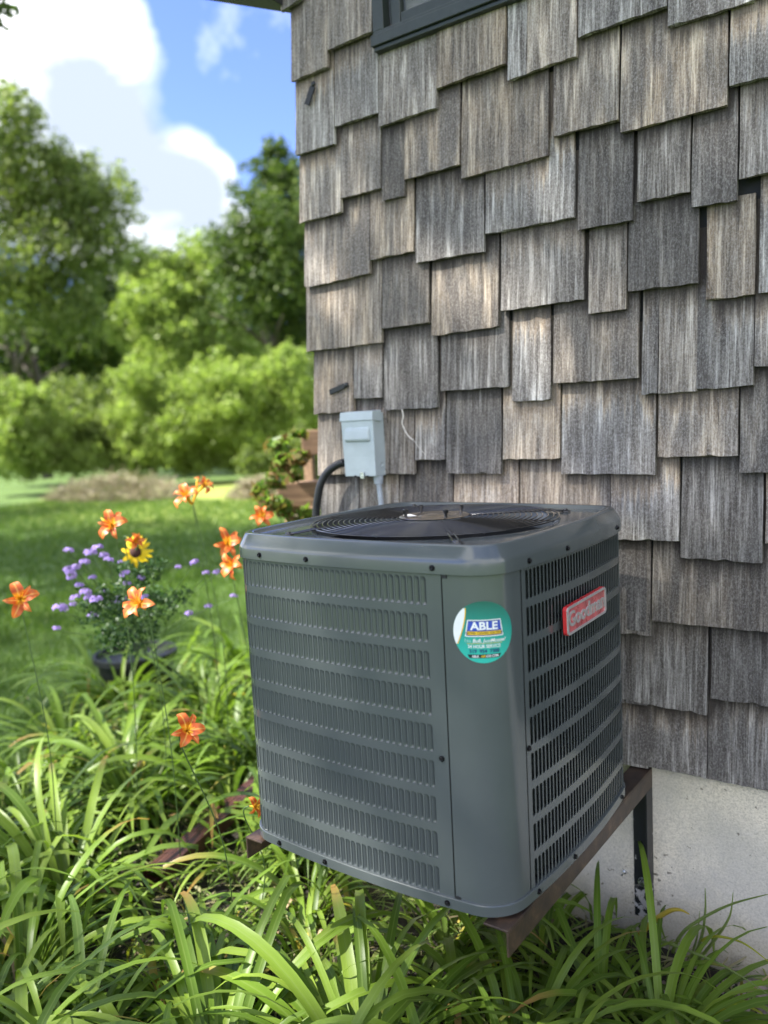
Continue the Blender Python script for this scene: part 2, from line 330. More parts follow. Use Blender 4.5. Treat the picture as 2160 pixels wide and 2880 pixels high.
c = RAMP(t, su.outputs[1], [(0.0, (0.70, 0.42, 0.02)), (0.25, (0.72, 0.30, 0.02)), (0.42, (0.50, 0.075, 0.015)), (0.62, (0.66, 0.145, 0.025)), (1.0, (0.72, 0.20, 0.045))])
c = MIX(t, RAMP(t, MATH(t, 'ABSOLUTE', MATH(t, 'SUBTRACT', su.outputs[0], 0.5)), [(0.02, 0.75), (0.10, 0.0)]), c, (0.78, 0.42, 0.10))
setc(t, b, c); b.inputs['Roughness'].default_value = 0.45
tr = N(t, 'ShaderNodeBsdfTranslucent'); mx = N(t, 'ShaderNodeMixShader'); mx.inputs[0].default_value = 0.3
t.links.new(c, tr.inputs[0]); t.links.new(b.outputs[0], mx.inputs[1]); t.links.new(tr.outputs[0], mx.inputs[2]); t.links.new(mx.outputs[0], o.inputs[0]); M['tepal'] = m
M['stone'] = simple('pinkish_gravel', (0.30, 0.24, 0.22), 0.8, 0, 0.4, 30, bump=0.003)
# lawn
m, t, b, o = mat('lawn_ground'); v = coords(t)
f = NOISE(t, v, 0.35, 5, 0.6); g = NOISE(t, v, 14, 5, 0.7)
c = RAMP(t, g, [(0.3, (0.036, 0.075, 0.012)), (0.55, (0.075, 0.135, 0.020)), (0.75, (0.13, 0.19, 0.035))])
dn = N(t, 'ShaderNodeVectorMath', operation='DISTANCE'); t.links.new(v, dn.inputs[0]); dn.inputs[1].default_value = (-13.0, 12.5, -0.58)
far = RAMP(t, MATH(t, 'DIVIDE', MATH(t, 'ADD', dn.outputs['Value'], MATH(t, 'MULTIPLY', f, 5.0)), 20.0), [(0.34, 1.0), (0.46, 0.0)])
c = MIX(t, far, c, (0.21, 0.255, 0.045))  # sunlit patch of lawn painted into the colour, as paler dry grass
setc(t, b, c); b.inputs['Roughness'].default_value = 0.95; BUMP(t, b, g, 0.8, 0.03); M['lawn'] = m

# ------------------------------------------------------------------ setting: ground, bed
GZ = -0.58
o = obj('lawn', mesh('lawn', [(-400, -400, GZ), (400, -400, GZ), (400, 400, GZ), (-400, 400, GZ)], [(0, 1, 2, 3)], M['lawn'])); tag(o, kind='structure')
# planting bed of soil, uneven sheet just above the lawn
n = 46; V = []; F = []
bx0, bx1, by0, by1 = -2.5, 1.6, -2.2, 0.512
for j in range(n+1):
    for i in range(n+1):
        x = bx0+(bx1-bx0)*i/n; y = by0+(by1-by0)*j/n
        e = min(i, 5)/5.0*min(j, 3)/3.0*min(n-i, 3)/3.0
        V.append((x + (0.12*math.sin(y*5.1)+0.07*math.sin(y*11)) * (1 if i == 0 else 0), y, GZ+0.006+0.05*e*(0.5+0.5*math.sin(x*3.1+y*2.3)*math.sin(y*4.7-x))+random.uniform(0, 0.008)*e))
for j in range(n):
    for i in range(n): F.append((j*(n+1)+i, j*(n+1)+i+1, (j+1)*(n+1)+i+1, (j+1)*(n+1)+i))
tag(obj('flower_bed_soil', mesh('soil', V, F, M['soil'], True)), kind='structure')

# ------------------------------------------------------------------ house
WY = 0.5158
house = empty('shingled_house', (-0.79, WY, 0), 'weathered grey cedar shingled house corner on a concrete foundation', 'house')
HO = np.array([-0.79, WY, 0.0])
def hloc(p): return tuple(np.array(p)-HO)
B = MB().box((-0.775, WY, 0.003), (5.0, 6.5, 3.3)); obj('wall', B.me('wall', M['felt']), house, tuple(-HO))
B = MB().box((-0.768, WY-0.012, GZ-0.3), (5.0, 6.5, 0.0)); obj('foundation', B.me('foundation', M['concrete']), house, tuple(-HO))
# main roof above the wall, reaching a little past the corner
B = MB()
B.add([(-0.95, 0.30, 3.06), (5.2, 0.30, 3.06), (5.2, 3.5, 4.6), (-0.95, 3.5, 4.6), (-0.95, 6.9, 3.06), (5.2, 6.9, 3.06),
       (-0.95, 0.30, 3.20), (5.2, 0.30, 3.20), (5.2, 3.5, 4.76), (-0.95, 3.5, 4.76), (-0.95, 6.9, 3.20), (5.2, 6.9, 3.20)],
      [(0, 1, 2, 3), (3, 2, 5, 4), (6, 9, 8, 7), (9, 10, 11, 8), (0, 6, 7, 1), (4, 5, 11, 10), (0, 3, 9, 6), (3, 4, 10, 9), (1, 7, 8, 2), (2, 8, 11, 5)])
obj('roof', B.me('roof', M['soffit']), house, tuple(-HO))
# low eave of the wing beside the corner
pa = on_wall(836, 41, 0.56); pb = on_wall(540, -6, 0.56)
dx = pb-pa; pb = pa+dx*2.2; pa = pa-dx*0.02
B = MB(); ya, yb = 0.36, 0.56
B.add([(pa[0], ya, pa[2]), (pb[0], ya, pb[2]), (pb[0], yb, pb[2]), (pa[0], yb, pa[2]), (pa[0], ya, pa[2]+.16), (pb[0], ya, pb[2]+.16), (pb[0], yb, pb[2]+.16), (pa[0], yb, pa[2]+.16)],
      [(3, 2, 1, 0), (4, 5, 6, 7), (0, 1, 5, 4), (1, 2, 6, 5), (2, 3, 7, 6), (3, 0, 4, 7)])
obj('eave_board', B.me('eave', M['soffit'], bevel=.004), house, tuple(-HO))

# shingles traced from the photo: crop id, butt left x,y -> crop id, butt right x,y
CR = {'A': (800, 0, 2.37), 'B': (1460, 0, 2.37), 'C': (800, 500, 2.37), 'D': (1460, 500, 2.37), 'E': (840, 960, 2.37), 'F': (1460, 1000, 2.37), 'G': (1660, 1400, 2.458)}
def src(c, x, y): a = CR[c]; return a[0]+x/a[2], a[1]+y/a[2]
SH = """A -20 78 A 110 -8
A 48 545 A 288 445
A 292 338 A 583 210
A 78 1035 A 330 958
A 340 845 A 625 748
A 632 848 A 1012 718
A 1018 590 A 1472 422
A 1490 540 B 50 492
B 54 490 B 382 372
A 1183 1190 B 192 1037
A 805 1195 A 1168 1098
B 398 250 B 983 42
B 993 178 B 1560 5
B 1568 -20 B 2100 -150
B 230 912 B 660 798
B 678 888 B 1385 702
B 1405 575 B 1800 478
B 1468 1195 B 1800 1120
C 105 303 C 375 228
C 380 137 C 640 70
C 655 155 C 800 120
C 138 730 C 303 697
C 308 697 C 568 637
C 575 550 C 860 490
C 880 570 C 1330 490
C 1342 378 C 1604 325
C 1608 325 D 365 262
C 150 1160 C 648 1098
C 655 1005 C 962 965
C 985 1055 C 1425 990
C 1446 890 D 430 808
D 395 348 D 757 283
D 788 163 D 1137 93
D 1152 200 D 1450 150
D 465 908 D 713 875
D 728 762 D 1192 700
E 105 488 E 365 465
E 372 382 E 555 375
E 573 460 E 925 440
E 950 333 E 1398 300
E 1427 400 F 207 292
F 230 188 F 793 148
F 820 260 F 922 250
F 930 253 F 1183 238
F 1183 228 F 1560 198
F 1568 70 F 1900 62
E 132 892 E 283 889
E 291 884 E 372 884
E 377 880 E 502 880
E 508 880 E 586 880
E 592 880 E 770 883
E 780 790 E 975 788
E 988 880 E 1348 880
E 1365 783 F 270 686
F 285 787 F 905 793
F 927 677 F 1456 668
F 1470 777 F 1900 780
F 610 1222 F 1062 1240
G 628 412 G 1188 452
G 1210 316 G 1500 330
G 120 920 G 412 960
G 430 850 G 1350 943
G 120 1370 G 805 1507
G 835 1387 G 1500 1478
G 215 1812 G 803 1937
G 812 1940 G 1500 2078"""
LEAN = 0.038
PUT = []
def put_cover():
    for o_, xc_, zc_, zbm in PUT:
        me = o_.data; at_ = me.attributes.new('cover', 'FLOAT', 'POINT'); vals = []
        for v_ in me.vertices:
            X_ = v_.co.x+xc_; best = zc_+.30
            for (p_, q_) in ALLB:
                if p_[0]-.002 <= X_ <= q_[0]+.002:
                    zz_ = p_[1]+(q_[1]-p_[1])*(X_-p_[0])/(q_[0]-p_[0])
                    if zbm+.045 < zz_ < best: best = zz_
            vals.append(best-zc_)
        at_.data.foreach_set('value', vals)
ALLB = []
def add_shingle(pl, pr, top=None, thick=0.014):
    xl, zl = pl; xr, zr = pr; w = xr-xl; L = 0.40 if top is None else top-min(zl, zr)
    seg = max(4, int(w/0.02)); V = []; nx = seg+1
    zc = 0.5*(zl+zr); xc = 0.5*(xl+xr)
    jl, jr = random.uniform(-.0015, .0015), random.uniform(-.0015, .0015); bow = random.uniform(-.003, .002)
    hs = [0, 0.06, 0.14, 0.24, L]
    for layer in (0, 1):
        for h in hs:
            for i in range(nx):
                u = i/seg; x = xl+w*u + (jl if i == 0 else jr if i == seg else 0)*math.sin(h*20); zb = zl+(zr-zl)*u
                z = zb + (random.uniform(-.0018, .0018) if h == 0 else 0); z = zc + L if h == L else z+h
                yf = -(LEAN*max(0, 1-h/0.40) + 0.0015) + bow*math.sin(math.pi*u)*(1 - h/max(L, .3))
                y = yf if layer == 0 else yf + thick*max(0.25, 1-h/0.5)
                V.append((x-xc, y, z-zc))
    F = []; nr = len(hs); lay = nr*nx
    for r in range(nr-1):
        for i in range(seg):
            a = r*nx+i; F.append((a, a+1, a+nx+1, a+nx)); a += lay; F.append((a+1, a, a+nx, a+nx+1))
    for i in range(seg): F.append((i, lay+i, lay+i+1, i+1)); a = (nr-1)*nx+i; F.append((a, a+1, lay+a+1, lay+a))
    for r in range(nr-1):
        a = r*nx; F.append((a, a+nx, lay+a+nx, lay+a)); a = r*nx+seg; F.append((a, lay+a, lay+a+nx, a+nx))
    if w > .07 and random.random() < .38:   # a split opened up from the butt, left as a real slit
        ii = random.randint(1, seg-1); hgt = random.randint(1, 3)
        for r_i in range(0, hgt+1):
            k_ = r_i*nx+ii; x_, y_, z_ = V[k_]; V[k_] = (x_+random.uniform(-.001, .001), y_+.0045*(1-r_i/(hgt+1)), z_+(.004 if r_i == 0 else 0))
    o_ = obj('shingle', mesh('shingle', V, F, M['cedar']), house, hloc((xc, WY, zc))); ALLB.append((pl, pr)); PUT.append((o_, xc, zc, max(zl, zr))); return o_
boards = []
for ln in SH.strip().split('\n'):
    a = ln.split(); p = on_wall(*src(a[0], float(a[1]), float(a[2])), WY-.036); q = on_wall(*src(a[3], float(a[4]), float(a[5])), WY-LEAN)
    boards.append(((p[0], p[2]), (q[0], q[2])))
for p, q in boards: add_shingle(p, q)
# a torn-off board leaves bare paper and shows the one below it to its top
p = on_wall(*src('D', 1246, 815), WY-LEAN); q = on_wall(*src('D', 1568, 778), WY-LEAN); tp = on_wall(*src('D', 1400, 205), WY-.02)
add_shingle((p[0], p[2]), (q[0], q[2]), top=tp[2])
p = on_wall(*src('D', 1598, 766), WY-LEAN); q = on_wall(*src('D', 1900, 760), WY-LEAN); add_shingle((p[0], p[2]), (q[0], q[2]), top=p[2]+.42)
# courses hidden behind the machine, and above the window head
xm = min(b[0][0] for b in boards)
for zb in (0.005, 0.19, 0.38):
    x = -0.785
    while x < (0.10 if zb > .5 else 0.30):
        w = random.uniform(.09, .19); x1 = min(x+w, 0.36 if zb < .5 else 0.135); dz = random.uniform(-.012, .012) if zb > .1 else 0
        if x1-x > .03: add_shingle((x, zb+dz), (x1-.004, zb+dz))
        x = x1+.001
for zb in (2.56, 2.74, 2.92):
    x = -0.785
    while x < 2.2:
        w = random.uniform(.09, .2)
        if not (x+w > -0.44 and x < 0.45 and zb > 1.9) : add_shingle((x, zb), (x+w-.004, zb))
        x += w
ex = [on_wall(840+x/2.37, 960+1000/2.37, WY-.036)[0] for x in (128, 390, 655, 1018, 1458, 2075)]
for a_, b_ in zip(ex, ex[1:]): add_shingle((a_, .57+random.uniform(-.01, .01)), (b_-.005, .57+random.uniform(-.01, .01)))
# shingles of the side wall, seen only as the corner edge
for i in range(17):
    z = 0.0+i*0.187
    for k in range(3):
        y0 = WY+.004+k*.17
        V = [(-0.793, y0, z), (-0.793, y0+.166, z), (-0.778, y0+.166, z+.36), (-0.778, y0, z+.36), (-0.782, y0, z), (-0.782, y0+.166, z), (-0.774, y0+.166, z+.36), (-0.774, y0, z+.36)]
        o = obj('shingle', mesh('shingle', np.array(V)-np.array([-.79, y0+.08, z]), [(0, 3, 2, 1), (4, 5, 6, 7), (0, 1, 5, 4), (0, 4, 7, 3), (1, 2, 6, 5), (3, 7, 6, 2)], M['cedar']), house, hloc((-.79, y0+.08, z)))
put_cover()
# nails on the repaired boards
nm = MB().lathe([(0.0001, .0016), (.0025, .0014), (.0034, 0)], 10, axis='y').me('nail', M['zinc'], True)
for c, x, y in (('D', 1495, 628), ('D', 1620, 524), ('D', 852, 1193), ('D', 987, 1142)):
    p = on_wall(*src(c, x, y), WY-.028); obj('nail', nm, house, hloc((p[0], WY-.026, p[2])))

# window: frame, sash, sill, pane
p = on_wall(1052, 152, WY-.045); wx0, wz0 = p[0], 2.112
win = MB()
win.box((wx0, WY-.045, wz0), (wx0+1.0, WY-.0, wz0+.012)); win.box((wx0-.004, WY-.055, wz0+.0125), (wx0+1.0, WY, wz0+.044)); win.box((wx0+.001, WY-.048, wz0+.0445), (wx0+1.0, WY, wz0+.056))
wf = obj('window', win.me('window_sill', M['trim'], bevel=.002), house, tuple(-HO))
zj = wz0+.0565
obj('frame', MB().box((wx0, WY-.046, zj), (wx0+.040, WY, 2.95)).box((wx0+.96, WY-.046, zj), (wx0+1.0, WY, 2.95)).box((wx0, WY-.046, 2.951), (wx0+1.0, WY, 3.0)).me('frame', M['trim'], bevel=.002), wf)
obj('sash', MB().box((wx0+.058, WY-.030, zj), (wx0+.092, WY, 2.95)).box((wx0+.093, WY-.030, zj), (wx0+.958, WY, zj+.035)).me('sash', M['trim'], bevel=.003), wf)
obj('pane', MB().box((wx0+.0405, WY-.012, zj), (wx0+.057, WY-.008, 2.95)).box((wx0+.094, WY-.012, zj+.036), (wx0+.957, WY-.008, 2.95)).me('pane', M['glass']), wf)

# ------------------------------------------------------------------ condenser
A_, SG, RC = .3551, .0149, .0738
def _outline():
    xs = np.linspace(-(A_-RC), (A_-RC), 61); fr = np.stack([xs, -(A_+SG*(1-(xs/(A_-RC))**2))], 1)
    slp = 2*SG/(A_-RC); p0 = np.array([A_-RC, -A_]); p1 = np.array([A_, -(A_-RC)])
    t0 = np.array([1, slp])/np.hypot(1, slp); t1 = np.array([slp, 1])/np.hypot(1, slp); k = RC*1.55
    T = np.linspace(0, 1, 16)[1:-1]
    cn = np.array([(2*a**3-3*a**2+1)*p0+(a**3-2*a**2+a)*k*t0+(-2*a**3+3*a**2)*p1+(a**3-a**2)*k*t1 for a in T])
    piece = np.vstack([fr, cn]); rot = lambda q: np.stack([-q[:, 1], q[:, 0]], 1)
    allp = [piece]
    for _ in range(3): allp.append(rot(allp[-1]))
    return np.vstack(allp)
OP = _outline(); OPc = np.vstack([OP, OP[:1]]); SEG = np.r_[0, np.cumsum(np.hypot(*np.diff(OPc, axis=0).T))]; PER = SEG[-1]; S0 = SEG[30]; QS = PER/4
def opt(s):
    s = (s+S0) % PER; x = np.interp(s, SEG, OPc[:, 0]); y = np.interp(s, SEG, OPc[:, 1]); e = 4e-3
    def P_(q): q = q % PER; return np.array([np.interp(q, SEG, OPc[:, 0]), np.interp(q, SEG, OPc[:, 1])])
    tg = P_(s+e)-P_(s-e); tg /= np.hypot(*tg); return np.array([x, y]), np.array([tg[1], -tg[0]])
def surf(s, z, d=0.0):
    p, n = opt(s); return (p[0]-n[0]*d, p[1]-n[1]*d, z)   # d inward
unit = empty('air_conditioner', (0, 0, 0), 'slate grey central air conditioner with louvred sides and a round fan guard on top', 'air conditioner')
# louvred panels
PZ0, PZ1 = 0.026, 0.700
rows = [(0.030+.075*i, 0.0895+.075*i) for i in range(9)]
def louvre_hole(s0, s1, z0, z1):
    """outline of one slot, anticlockwise seen from outside; 18 points starting bottom left"""
    l = s0+.0011; r_ = s1-.0022; rr = .0062; rl = .0022; P_ = []
    for a in (180, 225, 270): P_.append((l+rl+rl*math.cos(math.radians(a)), z0+rl+rl*math.sin(math.radians(a))))
    for a in (270, 292, 315, 337, 360): P_.append((r_-rr*.8+rr*.8*math.cos(math.radians(a)), z0+rr*.8+rr*.8*math.sin(math.radians(a))))
    for a in (0, 22, 45, 67, 90): P_.append((r_-rr+rr*math.cos(math.radians(a)), z1-rr+rr*math.sin(math.radians(a))))
    for a in (90, 135, 180): P_.append((l+rl+rl*math.cos(math.radians(a)), z1-rl+rl*math.sin(math.radians(a))))
    return P_
def panel(sA, sB, slots, name):
    """sheet sA..sB with slots [s0..]; returns mesh"""
    mb = MB(); PT = slots[1]-slots[0]; sl0, sl1 = slots[0], slots[-1]+PT
    def strip(s0, s1, z0, z1, n):
        V = []; 
        for i in range(n+1):
            s = s0+(s1-s0)*i/n; V += [surf(s, z0), surf(s, z1)]
        mb.add(V, [(2*i, 2*i+2, 2*i+3, 2*i+1) for i in range(n)])
    strip(sA, sl0, PZ0, PZ1, 4); strip(sl1, sB, PZ0, PZ1, 10)
    zs = [PZ0]+[z for r_ in rows for z in r_]+[PZ1]
    for k in range(0, len(zs), 2): strip(sl0, sl1, zs[k], zs[k+1], len(slots))
    for z0, z1 in rows:
        for s0 in slots:
            s1 = s0+PT; H = louvre_hole(s0, s1, z0+.0006, z1-.0006); n = len(H)
            cx, cz = (s0+s1)/2, (z0+z1)/2; R_ = []
            for (s, z) in H:   # project to the cell rectangle
                ds, dz = s-cx, z-cz; k = max(abs(ds)/((s1-s0)/2), abs(dz)/((z1-z0)/2)); R_.append((cx+ds/k, cz+dz/k))
            # make sure the rectangle's corners are kept
            for cs, cz_ in ((s0, z0), (s1, z0), (s1, z1), (s0, z1)):
                j = min(range(n), key=lambda i: (R_[i][0]-cs)**2*9+(R_[i][1]-cz_)**2); R_[j] = (cs, cz_)
            V = [surf(*h) for h in H]+[surf(*q) for q in R_]+[surf(h[0], h[1], .0014) for h in H]
            F = [(n+i, n+(i+1) % n, (i+1) % n, i) for i in range(n)]+[(i, (i+1) % n, 2*n+(i+1) % n, 2*n+i) for i in range(n)]
            mb.add(V, F)
    me = mesh(name, mb.V, mb.F, M['paint']); bm = bmesh.new(); bm.from_mesh(me); bmesh.ops.remove_doubles(bm, verts=bm.verts, dist=1e-5)
    for f_ in bm.faces: f_.smooth = True
    for e in bm.edges:
        if e.is_manifold and e.calc_face_angle(0) > .5: e.smooth = False
    bm.to_mesh(me); bm.free(); return me
def vane(w, h):
    """local x along the face, y inward, z up; flush at x=0, deepest at x=w"""
    V = []; nx_, nz_ = 7, 9; zz = [0, .05, .12, .22, .5, .8, .88, .95, 1.0]; 
    for zf in zz:
        e = min(1, .45+.55*min(1, zf/.07), math.sin(min(1, (1-zf)/.14)*math.pi/2)) if zf < 1 else 0
        for i in range(nx_):
            u = i/(nx_-1); dep = .0125*(u**1.45); ee = e
            V.append((.0007+u*(w+.0005), .0012+dep*ee, zf*h))
    F = [(j*nx_+i, j*nx_+i+1, (j+1)*nx_+i+1, (j+1)*nx_+i) for j in range(nz_-1) for i in range(nx_-1)]
    return V, F
PT = .0150
slotsF = [.2085-PT*(k+1) for k in range(36)][::-1]
slotsR = [QS-.2405+PT*k for k in range(36)]
SL, SRr = .2408, QS-.2555
pF = obj('side_panel', panel(-.375, SL-.0012, slotsF, 'panel_front'), unit); pF['label'] = 'louvred panel facing away from the house, left of the corner post'
pR = obj('side_panel', panel(SRr+.0012, QS+.36, slotsR, 'panel_right'), unit); pR['label'] = 'louvred panel carrying the red badge'
vV, vF = vane(PT-.0008, .0590); vme = mesh('louvre', vV, vF, M['paint'], True)
def vane_xf(s0, z0):
    p, n = opt(s0+PT/2); tg = np.array([-n[1], n[0]]); q, _ = opt(s0)
    return q, n, tg, z0
cells = [(s, r_[0]) for r_ in rows for s in slotsF] + [(s, r_[0]) for r_ in rows for s in slotsR]
cells.sort(key=lambda c: np.linalg.norm(np.array(surf(c[0], c[1]+.03))-CAM))
rest = MB()
for i, (s, z) in enumerate(cells):
    q, n, tg, z0 = vane_xf(s, z)
    if i < 300: obj('louvre', vme, unit, (q[0], q[1], z0+.0004), (0, 0, math.atan2(tg[1], tg[0])))
    else: rest.add([(q[0]+v_[0]*tg[0]-v_[1]*n[0], q[1]+v_[0]*tg[1]-v_[1]*n[1], z0+.0004+v_[2]) for v_ in vV], vF)
tag(obj('louvres', rest.me('louvres', M['paint'], True), unit), kind='stuff')
def ring_strip(s0, s1, prof, n, name, matl, closed=False, parent=unit, sm=True):
    V = []; m_ = len(prof)
    for i in range(n+1 if not closed else n):
        s = s0+(s1-s0)*i/n
        for (d_, z_) in prof: V.append(surf(s, z_, d_))
    k = n if closed else n; F = []; tot = (n if closed else n+1)
    for i in range(k):
        j = (i+1) % tot
        for a in range(m_-1): F.append((i*m_+a, j*m_+a, j*m_+a+1, i*m_+a+1))
    return obj(name, smooth_by_angle(mesh(name, V, F, matl), .7), parent)
# corner post panel, slightly behind the louvred sheets' edges
ring_strip(SL+.0012, SRr-.0012, [(.006, .7), (.0006, .699), (.0006, .027), (.006, .026)], 40, 'corner_panel', M['paint'])
ring_strip(-.375, -PER+.36+QS+.0, [(.0006, .700), (.0006, .026)], 60, 'rear_panel', M['paint'])
ring_strip(-.8, 1.6, [(.020, .70), (.020, .03)], 160, 'cooling_coil', M['fins'])
# dark strip behind the seams
ring_strip(SL-.004, SL+.006, [(.004, .70), (.004, .026)], 4, 'seam_backing', M['dark']); ring_strip(SRr-.006, SRr+.004, [(.004, .70), (.004, .026)], 4, 'seam_backing', M['dark'])
# base pan and cap
ring_strip(0, PER, [(.012, .0305), (-.0035, .0305), (-.0048, .029), (-.0048, .008), (-.002, .0058), (.05, .0058)], 200, 'base_pan', M['paint'], True)
V = [surf(PER*i/200, .006, .05) for i in range(200)]; obj('base_plate', mesh('base_plate', V, [tuple(range(200))[::-1]], M['dark']), unit)
capprof = [(.012, .6945), (-.0045, .6945), (-.0062, .6955), (-.0062, .7175), (-.0052, .7225), (-.0030, .7275), (.0085, .7480), (.0100, .7500), (.0120, .7512), (.0150, .7516), (.0250, .7512), (.0275, .7502), (.0300, .7478), (.0360, .7430), (.0400, .7418), (.045, .7415)]
cap = ring_strip(0, PER, capprof, 240, 'top_cap', M['paint'], True)
# deck between cap and fan opening
n = 240; V = []; RF = .303
for i in range(n):
    p = np.array(surf(PER*i/n, .7415, .045)); a = math.atan2(p[1], p[0]); c_ = np.array([RF*math.cos(a), RF*math.sin(a), .7435])
    rr = max(np.hypot(p[0], p[1]), RF+.001); p[0] = rr*math.cos(a); p[1] = rr*math.sin(a)
    V += [p, p*.6+c_*.4, c_, (c_[0]*.988, c_[1]*.988, .738), (c_[0]*.985, c_[1]*.985, .62)]
F = [(5*i+a, 5*((i+1) % n)+a, 5*((i+1) % n)+a+1, 5*i+a+1) for i in range(n) for a in range(4)]
obj('fan_deck', smooth_by_angle(mesh('fan_deck', V, F, M['paint']), .6), unit)
obj('fan_well', MB().lathe([(.296, .70), (.290, .45), (.27, .30), (.0001, .30)], 64).me('fan_well', M['dark'], True), unit)
# fan
fan = obj('fan_hub', MB().lathe([(.0001, .655), (.05, .655), (.055, .65), (.055, .60)], 32).me('fan_hub', M['blade'], True), unit)
for k in range(3):
    V = []; nn = 10
    for i in range(nn+1):
        rr = .05+.235*i/nn
        for j in range(7):
            a = 2*math.pi*k/3 + (-.5+j/6)*(1.15-.35*i/nn) + .25*i/nn; V.append((rr*math.cos(a), rr*math.sin(a), .64-.055*(j/6)+.008*math.sin(j)))
    obj('blade', mesh('blade', V, [(i*7+j, i*7+j+1, (i+1)*7+j+1, (i+1)*7+j) for i in range(nn) for j in range(6)], M['blade'], True), fan)
# guard: wire rings dipping a little to the rim, spokes, feet, motor plate
guard = obj('fan_guard', MB().tube([(.300*math.cos(2*math.pi*i/96), .300*math.sin(2*math.pi*i/96), .7515) for i in range(96)], .0019, 8, True).me('guard_rim', M['black_steel'], True), unit)
NR = 16
for k in range(NR):
    rr = .092+(.300-.092)*k/NR; zz = .7550-.003*(rr/.3)**4
    obj('ring', MB().tube([(rr*math.cos(2*math.pi*i/80), rr*math.sin(2*math.pi*i/80), zz) for i in range(80)], .0016, 7, True).me('ring', M['black_steel'], True), guard)
sp = MB()
for k in range(8):
    a = math.radians(8+45*k)
    sp.tube([(.07*math.cos(a), .07*math.sin(a), .7528), (.300*math.cos(a), .300*math.sin(a), .7490)], .0018, 6)
obj('spokes', sp.me('spokes', M['black_steel'], True), guard)
foot_xy = [(-.215, -.300), (.236, .256), (.246, -.300), (-.25, .281)]
for fx, fy in foot_xy:
    L_ = math.hypot(fx, fy); ux, uy = fx/L_, fy/L_; px_, py_ = -uy, ux; mb = MB()
    for sgn in (-1, 1):
        mb.tube([(ux*.09+px_*.006*sgn, uy*.09+py_*.006*sgn, .7545), (ux*.305+px_*.006*sgn, uy*.305+py_*.006*sgn, .7520), (ux*(L_-.025)+px_*.006*sgn, uy*(L_-.025)+py_*.006*sgn, .7475), (ux*L_+px_*.004*sgn, uy*L_+py_*.004*sgn, .7465)], .0022, 6)
    mb.lathe([(.013, .7445), (.013, .7465), (.006, .7467), (.006, .7515), (.0001, .7518)], 12, c=(fx*.985, fy*.985, 0))
    obj('foot', mb.me('foot', M['black_steel'], True), guard)
obj('motor_plate', smooth_by_angle(MB().lathe([(.082, .7570), (.086, .7590), (.082, .7612), (.060, .7614), (.054, .7590), (.048, .7570), (.042, .7575), (.036, .7610), (.028, .7635), (.0001, .7640)], 48).me('motor_plate', M['hub']), .9), guard)
for a in (55, 150, 230, 325):
    a = math.radians(a); cx, cy = .072*math.cos(a), .072*math.sin(a)
    obj('bolt', smooth_by_angle(MB().lathe([(.0038, .758), (.0038, .771), (.0064, .771), (.0068, .7735), (.0068, .7785), (.005, .780), (.0001, .7802)], 10, c=(cx, cy, 0)).me('bolt', M['black_steel']), .8), guard)
V = [(-.073, -.030, .7619), (-.036, -.058, .7619), (-.026, -.038, .7619), (-.066, -.006, .7619)]; obj('rating_label', mesh('rating_label', V, [(0, 1, 2, 3)], M['white_label']), guard)
# screws round cap and pan
scr = MB().lathe([(.0062, 0), (.0062, .0012), (.0042, .0014)], 16, axis='y'); scr.lathe([(.0044, .0012), (.0044, .0044), (.0034, .0050), (.0020, .0044), (.0001, .0040)], 6, axis='y')
sme = smooth_by_angle(scr.me('screw', M['screw']), .5)
def screw(s, z, d): p, n_ = opt(s); obj('screw', sme, unit, (p[0]-n_[0]*d, p[1]-n_[1]*d, z), (0, 0, math.atan2(n_[1], n_[0])+math.pi/2))
hs_ = A_-RC
su_ = [-.8512, -.3263, .7998]; sv_ = [-.8299, -.2497, .9015]
for u in su_: screw(u*hs_, .7075, -.0062); screw(u*hs_, .0185, -.0048)
for u in sv_: screw(QS+u*hs_, .7075, -.0062); screw(QS+u*hs_, .0185, -.0048)
screw(.2245, .321, 0); screw(QS-.2475, .328, 0)
# little black notches at the ends of the left seam
for z in (.690, .0325): obj('notch', MB().box((-.006, -.0012, -.003), (.006, .001, .003)).me('notch', M['dark']), unit, (surf(SL+.006, z)[0], surf(SL+.006, z)[1], z))

# sticker on the corner panel
SC, ZC = .3225, .5845
def stick(x, y, lift): return surf(SC+x, ZC+y, -lift)
def text_polys(body, size, cx, cy, bold=0.0, shear=0.0, sx=1.0, spacing=1.0):
    c = bpy.data.curves.new('txt', 'FONT'); c.body = body; c.size = size; c.align_x = 'CENTER'; c.align_y = 'CENTER'; c.offset = bold; c.shear = shear; c.space_character = spacing; c.resolution_u = 3
    o_ = bpy.data.objects.new('txt', c); COL.objects.link(o_); dg = bpy.context.evaluated_depsgraph_get(); dg.update()
    me = bpy.data.meshes.new_from_object(o_.evaluated_get(dg)); V = [(v_.co.x*sx+cx, v_.co.y+cy) for v_ in me.vertices]; F = [tuple(p_.vertices) for p_ in me.polygons]
    bpy.data.objects.remove(o_); bpy.data.curves.remove(c); bpy.data.meshes.remove(me); return V, F
def flat(name, V2, F, mt, lift, parent, fn):
    bm = bmesh.new(); vs = [bm.verts.new((x, y, 0)) for x, y in V2]
    for f_ in F:
        try: bm.faces.new([vs[i] for i in f_])
        except ValueError: pass
    xs_ = [v_[0] for v_ in V2]; k = math.ceil(min(xs_)/.003)
    while k*.003 < max(xs_):
        bmesh.ops.bisect_plane(bm, geom=bm.verts[:]+bm.edges[:]+bm.faces[:], dist=1e-7, plane_co=(k*.003, 0, 0), plane_no=(1, 0, 0)); k += 1
    bm.verts.index_update(); V2 = [(v_.co.x, v_.co.y) for v_ in bm.verts]; F = [tuple(v_.index for v_ in f_.verts) for f_ in bm.faces]; bm.free()
    return obj(name, mesh(name, [fn(x, y, lift) for x, y in V2], F, mt), parent)
